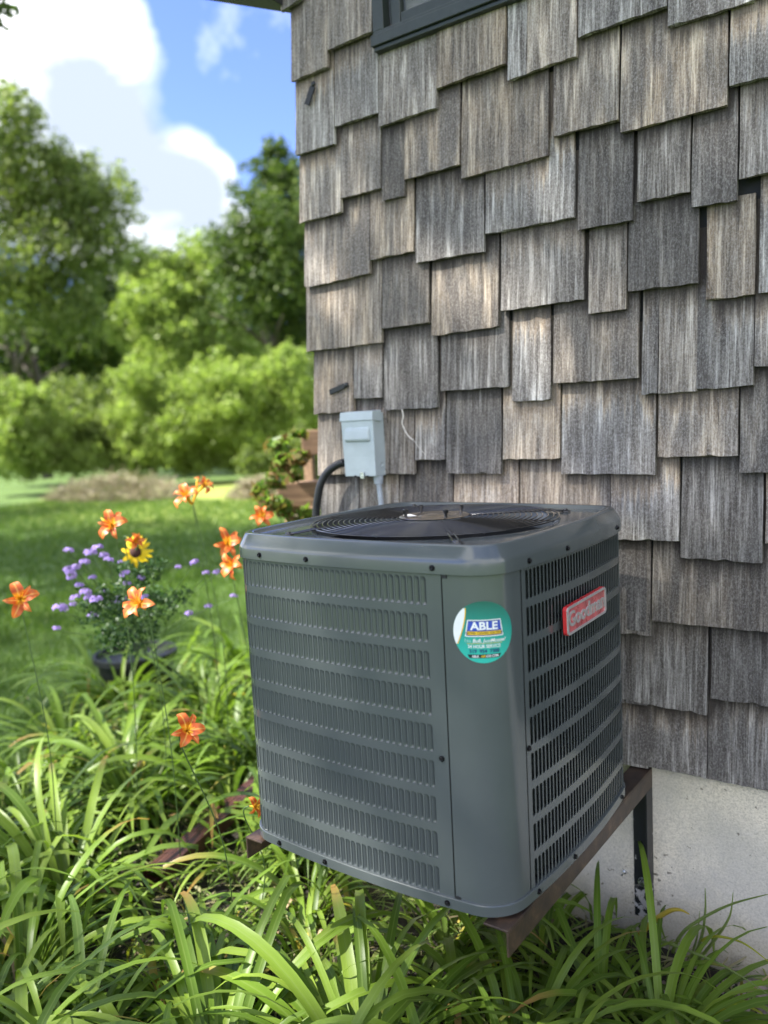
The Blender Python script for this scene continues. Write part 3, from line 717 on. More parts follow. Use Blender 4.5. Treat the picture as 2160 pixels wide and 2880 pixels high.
def inkmat(name, c): return simple(name, c, 0.32, 0, 0.04, 50, coat=0.4)
m, t, b, o = mat('sticker_green'); v = coords(t); sz = N(t, 'ShaderNodeSeparateXYZ'); t.links.new(v, sz.inputs[0])
setc(t, b, RAMP(t, MATH(t, 'MULTIPLY', MATH(t, 'SUBTRACT', sz.outputs[2], ZC-.06), 8.0), [(0.1, (0.03, 0.46, 0.36)), (0.5, (0.02, 0.30, 0.24)), (0.95, (0.012, 0.12, 0.085))])); b.inputs['Roughness'].default_value = .3; M['st_green'] = m
M['st_white'] = inkmat('sticker_white', (.80, .82, .80)); M['st_yel'] = inkmat('sticker_yellow', (.80, .50, .03)); M['st_navy'] = inkmat('sticker_navy', (.015, .03, .15)); M['st_blue'] = inkmat('sticker_blue', (.03, .07, .42)); M['st_black'] = inkmat('sticker_black', (.012, .02, .03)); M['st_pale'] = inkmat('sticker_pale_green', (.35, .62, .55))
def gridpoly(test, n=64, R_=.0605):
    V, F, idx = [], [], {}
    return V, F
def disc(R_, nr=6, na=56, clip=None):
    V = [(0, 0)]; F = []
    for r in range(1, nr+1):
        for a in range(na): V.append((R_*r/nr*math.cos(2*math.pi*a/na), R_*r/nr*math.sin(2*math.pi*a/na)))
    for a in range(na): F.append((0, 1+a, 1+(a+1) % na))
    for r in range(nr-1):
        for a in range(na): F.append((1+r*na+a, 1+(r+1)*na+a, 1+(r+1)*na+(a+1) % na, 1+r*na+(a+1) % na))
    return V, F
stk = flat('sticker', *disc(.0605), M['st_green'], .0006, unit, stick); stk['label'] = 'round green contractor sticker on the corner panel'
def arc_fill(bulge, R_, n=18, y0=-62, y1=62):
    V, F = [], []
    for i in range(n+1):
        ph = math.radians(y0+(y1-y0)*i/n); return_ = None
    return V, F
# white crescent on the left edge, bounded by a yellow arc
def crescent(xa, xb, top, bot, n=16):
    """region between curves xa(y), xb(y)"""
    V, F = [], []
    for i in range(n+1):
        y = bot+(top-bot)*i/n; V += [(xa(y), y), (xb(y), y)]
    F = [(2*i, 2*i+1, 2*i+3, 2*i+2) for i in range(n)]; return V, F
Rk = .0600; edge = lambda y: -math.sqrt(max(0, Rk*Rk-y*y)); inner = lambda y: -.0345-.0205*((.042-y)/.07)**1.6 if y < .042 else -.0345
flat('sticker_crescent', *crescent(edge, lambda y: max(edge(y), inner(y)), .047, -.024), M['st_white'], .0010, stk, stick)
flat('sticker_stripe', *crescent(lambda y: max(edge(y), inner(y)), lambda y: max(edge(y), inner(y))+.0022, .047, -.024), M['st_yel'], .0012, stk, stick)
def quadpoly(pts): return pts, [tuple(range(len(pts)))]
flat('banner_outline', *quadpoly([(-.036, -.008), (-.032, -.0085), (.035, -.0085), (.039, -.008), (.036, .010), (.034, .0245), (-.030, .0245), (-.033, .010)]), M['st_white'], .0012, stk, stick)
flat('banner', *quadpoly([(-.0335, -.0065), (.0365, -.0065), (.034, .008), (.0325, .0228), (-.0285, .0228), (-.031, .008)]), M['st_navy'], .0015, stk, stick)
flat('banner_centre', *quadpoly([(-.0305, .003), (.0335, .003), (.0325, .0215), (-.0285, .0215)]), M['st_blue'], .0018, stk, stick)
flat('banner_strip', *quadpoly([(-.031, -.0045), (.034, -.0045), (.0335, .0022), (-.0305, .0022)]), M['st_yel'], .0019, stk, stick)
for body, size, cx, cy, bold, shear, sx, mt in (
        ('ABLE', .0215, .0015, .0120, .00065, 0, 1.08, 'st_white'), ('HEATING  COOLING  ELECTRICAL', .0054, .0015, -.0011, .00008, 0, .88, 'st_black'),
        ('No', .0098, -.0305, -.0162, 0, 0, 1.0, 'st_pale'), ('Bull,', .0098, -.0130, -.0162, .00018, .15, 1.0, 'st_white'), ('Just', .0098, .0055, -.0162, .00005, .25, 1.0, 'st_white'), ('Moose!', .0098, .0270, -.0162, .00018, .25, 1.0, 'st_white'),
        ('24 HOUR SERVICE', .0088, .0005, -.0275, .00014, 0, .88, 'st_white'), ('519  954  7300', .0098, .0005, -.0368, .0002, 0, .96, 'st_navy')):
    flat('lettering', *text_polys(body, size, cx, cy, bold, shear, sx), M[mt], .0023, stk, stick)
flat('sticker_rule', *quadpoly([(-.033, -.0221), (.036, -.0221), (.036, -.0214), (-.033, -.0214)]), M['st_yel'], .0012, stk, stick)
flat('web_banner', *quadpoly([(-.0285, -.0500), (.0285, -.0500), (.0325, -.0430), (-.0325, -.0430)]), M['st_black'], .0016, stk, stick)
for body, cx, mt in (('ABLE', -.0172, 'st_white'), ('AIR', -.0022, 'st_yel'), ('KW.COM', .0150, 'st_white')):
    flat('lettering', *text_polys(body, .0066, cx, -.0466, .00014, 0, .86), M[mt], .0023, stk, stick)

# badge on the right face
bc = np.array([.388, -.0045, .5605]); 
bd = empty('tmp', (0, 0, 0), None, None); bpy.data.objects.remove(bd)
def rrect(w, h, r, n=6):
    P_ = []
    for cx, cy, a0 in ((w/2-r, h/2-r, 0), (-w/2+r, h/2-r, 90), (-w/2+r, -h/2+r, 180), (w/2-r, -h/2+r, 270)):
        for i in range(n+1): a = math.radians(a0+90*i/n); P_.append((cx+r*math.cos(a), cy+r*math.sin(a)))
    return P_
def slab(P_, d0, d1):
    n = len(P_); return [(x, y, d0) for x, y in P_]+[(x, y, d1) for x, y in P_], [tuple(range(n))[::-1], tuple(range(n, 2*n))]+[(i, (i+1) % n, n+(i+1) % n, n+i) for i in range(n)]
V, F = slab(rrect(.218, .062, .009), -.008, 0)
badge = obj('brand_badge', mesh('badge', V, F, M['red']), unit); badge['label'] = 'red raised badge with silver lettering'
badge.matrix_local = Matrix(((0, 0, 1, bc[0]), (1, 0, 0, bc[1]), (0, 1, 0, bc[2]), (0, 0, 0, 1))) @ Matrix.Rotation(math.radians(1.2), 4, 'Z')
o = rrect(.216, .060, .009); i_ = rrect(.2065, .0505, .007); n = len(o)
obj('badge_face', mesh('badge_face', *slab(rrect(.2065, .0505, .007), .0, .0006), M['film']), badge)
V = [(x, y, 0) for x, y in o]+[(x, y, .003) for x, y in o]+[(x, y, .003) for x, y in i_]+[(x, y, 0) for x, y in i_]
F = [(k*n+j, k*n+(j+1) % n, (k+1)*n+(j+1) % n, (k+1)*n+j) for k in range(3) for j in range(n)]
obj('badge_rim', mesh('badge_rim', V, F, M['silver']), badge)
tv, tf = text_polys('Goodman', .046, 0, .0005, .0008, 0, 1.10)
V = [(x, y, .0026) for x, y in tv]; nb = len(tv); eb = {}
for f_ in tf:
    for a, b_ in zip(f_, f_[1:]+f_[:1]): eb[(a, b_)] = 1
sides = [(a, b_) for (a, b_) in eb if (b_, a) not in eb]
V += [(x, y, .0006) for x, y in tv]; F = list(tf)+[(b_, a, a+nb, b_+nb) for a, b_ in sides]
obj('badge_lettering', mesh('badge_lettering', V, F, M['silver']), badge)

# ------------------------------------------------------------------ wall brackets
TH = .005
def bracket(xo, sgn, label):
    e = empty('wall_bracket', (xo, WY-.013, 0), label, 'bracket', 'angle iron brackets under the air conditioner')
    y0 = -.3604-(WY-.013); mb = MB(); X = lambda a: a*sgn
    def bx(x0, x1, *r): a, b_ = sorted((X(x0), X(x1))); return (a, r[0], r[2]), (b_, r[1], r[3])
    mb.box(*bx(-.055, 0, y0, 0, -TH, 0)); mb.box(*bx(-TH, 0, y0, 0, -.0555, -TH-.0002))
    obj('beam', mb.me('beam', M['rust'], bevel=.0012), e)
    mb = MB(); mb.box(*bx(-.055, -TH-.0002, -TH, 0, -.452, -TH-.0005)); mb.box(*bx(-TH-.0001, -.0003, -.050, -.0002, -.482, -.0558))
    obj('post', mb.me('post', M['post'], bevel=.001), e)
    mb = MB().lathe([(.0135, 0), (.0135, .002), (.011, .0025)], 20, c=(X(-.031), -TH, -.345), axis='y'); mb.lathe([(.0095, .002), (.0095, .009), (.0075, .0105), (.0001, .0108)], 6, c=(X(-.031), -TH, -.345), axis='y')
    obj('bolt', smooth_by_angle(mb.me('bolt', M['zinc']), .5), e)
    return e
bracket(.3588, 1, 'rusty brown angle iron bracket with chipped black post nearest the bare concrete')
bracket(-.3588, -1, 'angle iron bracket whose end pokes out at the far left under the machine')
o = obj('blue_shim', MB().box((-.014, -.03, 0), (.02, .03, .0060)).me('shim', M['blue']), None, (.338, .190, .0002), (0, 0, .1)); tag(o, 'small blue plastic shim wedged between machine and bracket', 'shim')
st = MB().lathe([(.007, 0), (.006, .006), (.0035, .007), (.0033, .022), (.0001, .0225)], 10, axis='y')
p = on_wall(1340+1235*.3375, 2080+1100*.3375, WY-.012)
o = obj('cut_anchor_stud', smooth_by_angle(st.me('stud', M['zinc']), .6), None, (p[0], WY-.012, p[2])); tag(o, 'cut off metal anchor stud sticking out of the concrete', 'stud')

# ------------------------------------------------------------------ disconnect box, conduits, clips, twine
e = empty('disconnect_box', (-.545, .48, .92), 'pale grey electrical disconnect box mounted on the shingles', 'electrical box')
def el(p): return (p[0]+.545, p[1]-.48, p[2]-.92)
def hexa(P8): return [el(p) for p in P8], [(3, 2, 1, 0), (4, 5, 6, 7), (0, 1, 5, 4), (1, 2, 6, 5), (2, 3, 7, 6), (3, 0, 4, 7)]
x0, x1, zb, zt = -.6085, -.4830, .8205, 1.028
obj('enclosure', MB().add(*hexa([(x0+.002, .43, zb), (x1-.004, .43, zb), (x1-.004, .482, zb), (x0+.002, .482, zb), (x0+.002, .43, zt-.004), (x1-.004, .43, zt-.004), (x1-.004, .482, zt-.004), (x0+.002, .482, zt-.004)])).me('enclosure', M['box_paint'], bevel=.002), e)
lid = obj('lid', MB().add(*hexa([(x0, .4185, zb+.0), (x1, .4185, zb+.0), (x1, .4295, zb+.002), (x0, .4295, zb+.002), (x0-.002, .414, zt-.028), (x1+.001, .414, zt-.028), (x1+.001, .4295, zt-.028), (x0-.002, .4295, zt-.028)])).me('lid', M['box_paint'], bevel=.003, seg=3), e)
obj('hood', MB().add(*hexa([(x0-.006, .4095, zt-.028), (x1+.003, .4095, zt-.028), (x1+.003, .462, zt-.034), (x0-.006, .462, zt-.034), (x0-.004, .4135, zt+.001), (x1+.002, .4135, zt+.001), (x1+.002, .462, zt+.004), (x0-.004, .462, zt+.004)])).me('hood', M['box_paint'], bevel=.003, seg=3), e)
obj('handle_bulge', MB().add(*hexa([(x0+.014, .404, .938), (x1-.014, .404, .938), (x1-.010, .4178, .930), (x0+.010, .4178, .930), (x0+.016, .407, .972), (x1-.016, .407, .972), (x1-.012, .4178, .983), (x0+.012, .4178, .983)])).me('bulge', M['box_paint'], bevel=.006, seg=4), lid)
obj('embossed_plate', MB().add(*hexa([(x0+.022, .4172, .845), (x1-.022, .4172, .845), (x1-.022, .4183, .845), (x0+.022, .4183, .845), (x0+.022, .4165, .882), (x1-.022, .4165, .882), (x1-.022, .4176, .882), (x0+.022, .4176, .882)])).me('plate', M['box_paint'], bevel=.0004), lid)
obj('hasp', MB().box((-.007, -.004, -.010), (.007, .004, .012)).me('hasp', M['zinc'], bevel=.001), lid, (0.012, -.066, -.096))
for dx_ in (-.02, .03): obj('hinge_tab', MB().box((-.004, -.002, -.002), (.004, .002, .004)).me('tab', M['hose']), lid, (dx_, -.0625, -.100))
kn = MB().lathe([(.0115, 0), (.0115, .0008), (.0095, .0010), (.0092, .0004), (.0001, .0004)], 24)
ko = obj('knockout', kn.me('knockout', M['box_paint'], True), e, el((x1-.0040, .457, .857)), (0, math.pi/2, 0))
# flexible black hose on the left side
pts = [on_wall(x, y, Y) for x, y, Y in ((968, 1302, .455), (957, 1304, .452), (935, 1316, .445), (914, 1338, .438), (901, 1366, .432), (894, 1400, .43), (890, 1430, .43), (889, 1465, .43), (890, 1520, .43))]
def spline(P_, n):
    P_ = [np.array(p) for p in P_]; out_ = []
    for i in range(len(P_)-1):
        a = P_[max(i-1, 0)]; b_ = P_[i]; c_ = P_[i+1]; d_ = P_[min(i+2, len(P_)-1)]
        for k in range(n):
            t_ = k/n; out_.append(.5*((2*b_)+(-a+c_)*t_+(2*a-5*b_+4*c_-d_)*t_**2+(-a+3*b_-3*c_+d_)*t_**3))
    out_.append(P_[-1]); return out_
hp = spline(pts+[np.array([pts[-1][0]+.06, .42, .45]), np.array([pts[-1][0]+.2, .40, .25])], 12)
o = obj('flexible_hose', MB().tube(hp, [.0135+.0008*math.sin(i*2.1) for i in range(len(hp))], 14).me('hose', M['hose'], True)); tag(o, 'black flexible hose curving down from the disconnect box', 'hose')
pb_ = [on_wall(x, y, .455) for x, y in ((1064, 1342), (1066, 1362), (1070, 1400), (1073, 1440))]
mb = MB(); pp = spline(pb_+[np.array([pb_[-1][0], .44, .5])], 14)
mb.tube(pp, [.0088+.0007*math.sin(i*1.7) for i in range(len(pp))], 12)
a = pb_[0]; mb.tube([a+np.array([0, 0, .006]), a-np.array([0, 0, .010]), a-np.array([0, 0, .011]), a-np.array([0, 0, .021]), a-np.array([0, 0, .023])], [.0165, .0165, .0150, .0150, .0105], 12)
o = obj('grey_conduit', smooth_by_angle(mb.me('conduit', M['conduit']), .8)); tag(o, 'light grey conduit dropping from the box to the machine', 'conduit')
def clipobj(pa, pb, w, label):
    e_ = empty('cable_clip', tuple((np.array(pa)+pb)/2), label, 'clip'); c0 = (np.array(pa)+pb)/2
    dv = (np.array(pb)-pa); L_ = np.linalg.norm(dv); ang = math.atan2(dv[2], dv[0])
    a_ = MB().box((-L_/2, -.003, -w/2), (L_/2*.6, .003, w/2)); o1 = obj('strap', a_.me('strap', M['pot'], bevel=.001), e_, (0, 0, 0), (0, -ang, 0))
    obj('screw_head', MB().lathe([(.009, 0), (.009, .004), (.006, .007), (.0001, .008)], 12, axis='y').me('head', M['hose'], True), o1, (L_/2*.8, .001, 0))
clipobj(on_wall(840+207/2.37, 960+340/2.37, WY-.04), on_wall(840+330/2.37, 960+285/2.37, WY-.04), .017, 'short black clip screwed to the shingle above the disconnect box')
clipobj(on_wall(800+150/2.37, 700/2.37, WY-.04), on_wall(800+198/2.37, 545/2.37, WY-.04), .022, 'black wedge shaped clip near the top of the house corner')
tw = spline([on_wall(840+x/2.37, 960+y/2.37, WY-.042) for x, y in ((690, 455), (697, 500), (690, 545), (712, 600), (740, 640), (768, 662), (800, 705), (850, 762))], 8)
mb = MB().tube(tw[:40], .0024, 6); mb.tube(tw[40:], .0009, 5)
for i in range(0, 38, 2):
    p_ = tw[i]; q_ = p_+np.array([random.uniform(-.006, .006), -.002, random.uniform(-.006, .006)]); mb.tube([p_, q_], .0005, 4)
o = obj('twine', mb.me('twine', M['twine'], True)); tag(o, 'frayed white twine dangling from under a shingle', 'twine')

# ------------------------------------------------------------------ foliage
def crown_mesh(name, lobes, n, size, mt, squash=.8, seed=0, up=.35):
    r_ = np.random.default_rng(seed); C_ = np.array([l[:3] for l in lobes]); R_ = np.array([l[3] for l in lobes])
    # sub-clumps on each lobe
    subs = []
    for c_, R0 in zip(C_, R_):
        k = 42; d_ = r_.normal(size=(k, 3)); d_ /= np.linalg.norm(d_, axis=1)[:, None]; rad = R0*r_.uniform(.2, 1.4, k)[:, None]
        cc = c_+d_*rad*np.array([1, 1, squash]); subs.append(np.hstack([cc, (R0*r_.uniform(.10, .36, k))[:, None]]))
    subs = np.vstack(subs); w = subs[:, 3]**2; pick = r_.choice(len(subs), n, p=w/w.sum())
    d_ = r_.normal(size=(n, 3)); d_[:, 2] += up; d_ /= np.linalg.norm(d_, axis=1)[:, None]
    P_ = subs[pick, :3]+d_*(subs[pick, 3]*r_.uniform(.35, 1.45, n))[:, None]
    lp = r_.choice(len(C_), n, p=R_**2/np.sum(R_**2)); loose = r_.random(n) < .30; dd = r_.normal(size=(n, 3)); dd /= np.linalg.norm(dd, axis=1)[:, None]
    P_ = np.where(loose[:, None], C_[lp]+dd*(R_[lp]*r_.uniform(.6, 1.12, n))[:, None]*np.array([1, 1, squash]), P_)
    nrm = d_+r_.normal(size=(n, 3))*.8; nrm /= np.linalg.norm(nrm, axis=1)[:, None]
    h = r_.normal(size=(n, 3)); t1 = np.cross(nrm, h); t1 /= np.linalg.norm(t1, axis=1)[:, None]; t2 = np.cross(nrm, t1)
    s = (size*r_.uniform(.6, 1.3, n))[:, None]
    Q = np.stack([P_-t1*s*.5, P_+t2*s*.32-t1*s*.05+nrm*s*.06, P_+t1*s*.6, P_-t2*s*.32-t1*s*.05+nrm*s*.06], 1)
    return npmesh(name, Q.reshape(-1, 3), 4, mt)
def tree(label, cat, name, D, px_lobes, n, size, mt, trunks=(), group=None, seed=1, base=None, depth=1.0):
    L_ = []; rr = np.random.default_rng(seed)
    for x, y, r in px_lobes:
        R0 = r*K*D/FPX; c_ = at(x*K, y*K, D+rr.uniform(-.8, .8)*R0*depth); L_.append((*c_, R0))
    cx = np.mean([l[0] for l in L_]); cy = np.mean([l[1] for l in L_]); base = (cx, cy, GZ)
    e_ = empty(name, base, label, cat, group)
    L2 = [(l[0]-cx, l[1]-cy, l[2]-GZ, l[3]) for l in L_]
    obj('crown', crown_mesh('crown', L2, n, size, mt, seed=seed), e_)
    for (tx, ty, tr) in trunks:
        p_ = at(tx*K, ty*K, D); top_ = np.array([p_[0]-cx, p_[1]-cy, p_[2]-GZ]); bot = np.array([top_[0]*.9, top_[1]*.9, -0.1]); mb_ = MB()
        mb_.tube(spline([bot, bot*.6+top_*.4+np.array([.15, .1, 0]), top_], 5), [tr*(1.15-.6*i/10) for i in range(11)], 10)
        for k in range(6):
            a_ = rr.uniform(0, 6.28); st_ = bot+(top_-bot)*rr.uniform(.45, .95); en = st_+np.array([math.cos(a_)*2.0, math.sin(a_)*2.0, rr.uniform(.8, 2.2)])
            mb_.tube([st_, (st_+en)/2+np.array([0, 0, .2]), en], [tr*.4, tr*.25, tr*.1], 6)
        obj('trunk', mb_.me('trunk', M['bark'], True), e_)
    return e_
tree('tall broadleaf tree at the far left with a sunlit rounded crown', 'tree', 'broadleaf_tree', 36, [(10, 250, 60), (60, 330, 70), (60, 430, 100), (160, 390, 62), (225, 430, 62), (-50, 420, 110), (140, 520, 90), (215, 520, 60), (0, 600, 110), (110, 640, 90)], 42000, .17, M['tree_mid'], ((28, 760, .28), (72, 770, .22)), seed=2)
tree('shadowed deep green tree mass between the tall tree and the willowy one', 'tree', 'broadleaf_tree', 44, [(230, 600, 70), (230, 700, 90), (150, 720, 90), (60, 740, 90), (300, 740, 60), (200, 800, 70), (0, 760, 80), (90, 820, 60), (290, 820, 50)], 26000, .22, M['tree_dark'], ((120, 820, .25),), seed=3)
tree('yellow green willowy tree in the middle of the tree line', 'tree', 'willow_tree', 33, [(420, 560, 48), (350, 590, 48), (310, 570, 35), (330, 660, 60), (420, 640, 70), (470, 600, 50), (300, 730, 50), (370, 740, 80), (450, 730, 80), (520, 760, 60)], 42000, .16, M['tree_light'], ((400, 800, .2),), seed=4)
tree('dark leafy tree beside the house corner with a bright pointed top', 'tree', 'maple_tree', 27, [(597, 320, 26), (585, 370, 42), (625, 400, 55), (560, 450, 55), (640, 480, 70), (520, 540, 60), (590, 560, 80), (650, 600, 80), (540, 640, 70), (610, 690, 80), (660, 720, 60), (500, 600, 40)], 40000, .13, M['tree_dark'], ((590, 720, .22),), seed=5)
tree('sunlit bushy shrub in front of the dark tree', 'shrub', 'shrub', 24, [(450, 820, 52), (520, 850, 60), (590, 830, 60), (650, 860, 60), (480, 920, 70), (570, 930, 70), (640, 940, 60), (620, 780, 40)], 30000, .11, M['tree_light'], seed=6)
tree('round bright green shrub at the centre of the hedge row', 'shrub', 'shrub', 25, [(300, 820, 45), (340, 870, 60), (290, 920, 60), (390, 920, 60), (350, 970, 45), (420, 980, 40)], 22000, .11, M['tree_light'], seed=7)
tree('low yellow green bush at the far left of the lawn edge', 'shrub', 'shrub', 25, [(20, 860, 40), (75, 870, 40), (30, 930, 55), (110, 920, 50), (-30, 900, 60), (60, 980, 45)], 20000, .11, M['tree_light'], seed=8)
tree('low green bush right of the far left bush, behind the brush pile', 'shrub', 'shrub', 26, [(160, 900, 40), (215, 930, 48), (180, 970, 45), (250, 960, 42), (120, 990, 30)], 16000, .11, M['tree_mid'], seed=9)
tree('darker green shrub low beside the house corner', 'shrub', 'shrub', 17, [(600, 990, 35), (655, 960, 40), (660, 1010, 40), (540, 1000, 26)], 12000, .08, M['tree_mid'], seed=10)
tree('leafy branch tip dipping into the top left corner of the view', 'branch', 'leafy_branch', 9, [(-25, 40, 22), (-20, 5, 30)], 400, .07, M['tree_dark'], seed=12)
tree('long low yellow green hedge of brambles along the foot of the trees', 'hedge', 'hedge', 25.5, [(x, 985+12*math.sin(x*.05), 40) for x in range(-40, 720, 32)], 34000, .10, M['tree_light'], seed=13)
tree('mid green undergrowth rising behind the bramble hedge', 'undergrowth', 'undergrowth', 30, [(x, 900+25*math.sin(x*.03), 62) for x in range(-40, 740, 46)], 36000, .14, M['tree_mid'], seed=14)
far = [(*(at(x*K, 930*K, 60+random.uniform(-4, 4))[:2]), random.uniform(0.5, 7.5), random.uniform(2.6, 4.4)) for x in range(-260, 1100, 17)]
o = obj('distant_woodland', crown_mesh('woodland', far, 80000, .30, M['tree_mid'], seed=20)); tag(o, kind='stuff')
# trees off to the left and behind the viewer, shading lawn and house
def shade_tree(x, y, z, R_, n, seed, label, mt='tree_mid'):
    e_ = empty('shade_tree', (x, y, GZ), label, 'tree', 'tall trees shading the yard'); rr = np.random.default_rng(seed)
    L_ = [(rr.uniform(-.6, .6)*R_, rr.uniform(-.6, .6)*R_, z-GZ+rr.uniform(-.4, .4)*R_, R_*rr.uniform(.35, .55)) for _ in range(9)]
    obj('crown', crown_mesh('crown', L_, n, .16, M[mt], seed=seed), e_); mb_ = MB().tube([(0, 0, -.1), (.1, .05, (z-GZ)*.5), (0, 0, z-GZ)], [.26, .2, .09], 10); obj('trunk', mb_.me('trunk', M['bark'], True), e_)
LB = 'tall tree outside the view whose crown shades the yard'
shade_tree(-6.0, -7.5, 10.6, 3.9, 25000, 31, 'nearest tall tree outside the view, its crown dappling the house wall')
shade_tree(-14.5, -3.2, 9.5, 4.0, 20000, 32, 'tall tree outside the view on the left whose crown shades the lawn'); shade_tree(-22.5, -2.0, 10.5, 4.6, 20000, 33, 'farthest left tall tree outside the view shading the far lawn'); shade_tree(-12.0, -9.5, 10.5, 4.2, 14000, 34, 'tall tree outside the view behind the viewer')

# brush pile
def sticks(name, c, rx, ry, h, n, seed, L=.9, w=.012):
    r_ = np.random.default_rng(seed); a = r_.uniform(0, 2*math.pi, n); q = np.sqrt(r_.uniform(0, 1, n)); x = q*np.cos(a)*rx; y = q*np.sin(a)*ry
    z = h*(1-q**2)*r_.uniform(0, 1, n)**.6+.02; d_ = r_.normal(size=(n, 3)); d_[:, 2] *= .35; d_ /= np.linalg.norm(d_, axis=1)[:, None]
    t_ = np.cross(d_, r_.normal(size=(n, 3))); t_ /= np.linalg.norm(t_, axis=1)[:, None]; P_ = np.stack([x, y, z], 1); l = (L*r_.uniform(.4, 1, n)/2)[:, None]
    Q = np.stack([P_-d_*l-t_*w, P_-d_*l+t_*w, P_+d_*l+t_*w*.5, P_+d_*l-t_*w*.5], 1); me = npmesh(name, Q.reshape(-1, 3), 4, M['twig']); o_ = obj('brush_pile', me, None, c); return o_
bp = at(250*K, 1035*K, 22); o = sticks('brush', (bp[0], bp[1], GZ), 2.3, 1.1, .50, 5200, 3); tag(o, 'low heap of dry brown brush at the far edge of the lawn', 'brush pile', kind=None)
bp = at(560*K, 1005*K, 19); o = sticks('brush', (bp[0], bp[1], GZ), .8, .6, .5, 1400, 5, .5, .012); tag(o, 'small pale heap of dry stalks near the house corner', 'brush pile')

# timber rail with vine just behind the corner
dk = empty('timber_frame', (-2.6, 2.6, GZ), 'low brown timber frame overgrown with vine behind the house corner', 'timber frame')
def post_at(x0, y0, x1, y1, D, t_=.05, nm='timber'):
    a = at(x0*K, y0*K, D); b_ = at(x1*K, y1*K, D); v_ = np.array([-2.6, 2.6, GZ]); c_ = (a+b_)/2-v_
    hx = np.linalg.norm((b_-a)[:2])/2; hz = abs(b_[2]-a[2])/2; ang = math.atan2((b_-a)[1], (b_-a)[0])
    obj(nm, MB().box((-hx, -t_/2, -hz), (hx, t_/2, hz)).me(nm, M['board'], bevel=.004), dk, tuple(c_), (0, 0, ang))
m, t, b, o = mat('brown_timber'); v = coords(t); g = NOISE(t, MAPV(t, v, (3, 30, 40)), 1.5, 5, .6); setc(t, b, RAMP(t, g, [(.3, (.14, .08, .045)), (.6, (.30, .19, .11)), (.8, (.42, .29, .18))])); b.inputs['Roughness'].default_value = .8; M['board'] = m
post_at(600, 1043, 720, 1088, 4.1, .10, 'beam'); post_at(650, 930, 720, 980, 4.3, .04, 'board'); post_at(628, 1088, 640, 1180, 4.15, .08, 'post'); post_at(668, 930, 676, 1180, 4.4, .05, 'post')
vl = [(*(at(x*K, y*K, 3.9+random.uniform(-.15, .15))), r*K*3.9/FPX) for x, y, r in ((600, 960, 20), (640, 940, 16), (610, 1000, 20), (630, 1030, 14), (590, 1040, 22), (650, 990, 18), (580, 1085, 22), (610, 1100, 18), (665, 1110, 18), (560, 1060, 14), (640, 1120, 20))]
c0 = np.mean([l[:3] for l in vl], axis=0); c0[2] = GZ
o = obj('vine', crown_mesh('vine', [(l[0]-c0[0], l[1]-c0[1], l[2]-c0[2], l[3]) for l in vl], 700, .05, M['vine'], seed=40), None, tuple(c0)); tag(o, 'green and reddish leafy vine trailing over the timber frame', 'vine')

# lawn blades near the viewer
def blades(n, xr, yr, hmin, hmax, w, seed, keep=None):
    r_ = np.random.default_rng(seed); x = r_.uniform(*xr, n); y = r_.uniform(*yr, n)
    if keep is not None:
        k = keep(x, y, r_); x, y = x[k], y[k]; n = len(x)
    a = r_.uniform(0, 2*math.pi, n); h = r_.uniform(hmin, hmax, n); dx_, dy_ = np.cos(a), np.sin(a); lx = r_.normal(0, .45, n)*h; ly = r_.normal(0, .45, n)*h
    z0 = np.full(n, GZ); A = np.stack([x-dx_*w, y-dy_*w, z0], 1); B_ = np.stack([x+dx_*w, y+dy_*w, z0], 1); C_ = np.stack([x+lx, y+ly, z0+h], 1)
    return np.stack([A, B_, C_], 1).reshape(-1, 3)
inb = lambda x, y, r_: ((x < -2.35+.15*np.sin(y*5)) | (y > .55))
g1 = blades(60000, (-6.5, -1.9), (-1.2, 4.5), .025, .07, .004, 50, inb); g2 = blades(60000, (-18, -5), (-1.5, 11), .04, .09, .012, 51)
o = obj('lawn_grass', npmesh('grass', np.vstack([g1, g2]), 3, M['grass'])); tag(o, kind='stuff')

# daylily leaves: a set of shared strap meshes
def strap(L, w, droop, kink=None, twist=0.0, fold=.35, seg=11, a0=1.25, mt='lily_leaf', blunt=False):
    V, F, UV = [], [], []; x = z = 0.0; th = a0; ds = L/seg
    for i in range(seg+1):
        u = i/seg; wd = w*(.55+.45*min(1, u*5))*(1-(max(0, u-.55)/.45)**1.8*(.55 if blunt else .93))
        nx_, nz_ = -math.sin(th), math.cos(th); tw_ = twist*u
        for k, sx_ in enumerate((-1, 0, 1)):
            off = abs(sx_)*fold*wd*.5*(1-.5*u)
            yy = sx_*wd*.5*math.cos(tw_); oo = off+sx_*wd*.5*math.sin(tw_)
            V.append((x+nx_*oo, yy, z+nz_*oo)); UV.append((k/2, u))
        th -= droop*(0.35+1.3*u)/seg*2
        if kink and abs(u-kink[0]) < .5/seg: th -= kink[1]
        x += math.cos(th)*ds; z += math.sin(th)*ds
        if z < -.02 and i > 2: z = -.02+.002*i
    for i in range(seg):
        for k in (0, 1): F.append((i*3+k, i*3+k+1, i*3+k+4, i*3+k+3))
    me = mesh('leaf', V, F, M[mt], True); uvl = me.uv_layers.new(name='UVMap')
    for lp in me.loops: uvl.data[lp.index].uv = UV[lp.vertex_index]
    return me
random.seed(11)
LV = []
for i in range(30):
    LV.append(strap(random.uniform(.42, .70), random.uniform(.016, .028), random.uniform(.85, 1.85), (random.uniform(.35, .7), random.uniform(.5, 1.5)) if random.random() < .3 else None, random.uniform(-.5, .5), random.uniform(.15, .5), a0=random.uniform(.95, 1.45), blunt=random.random() < .12))
LY = [strap(random.uniform(.35, .5), .017, random.uniform(1.0, 1.7), None, random.uniform(-.8, .8), .3, mt='yellow_leaf') for _ in range(4)]
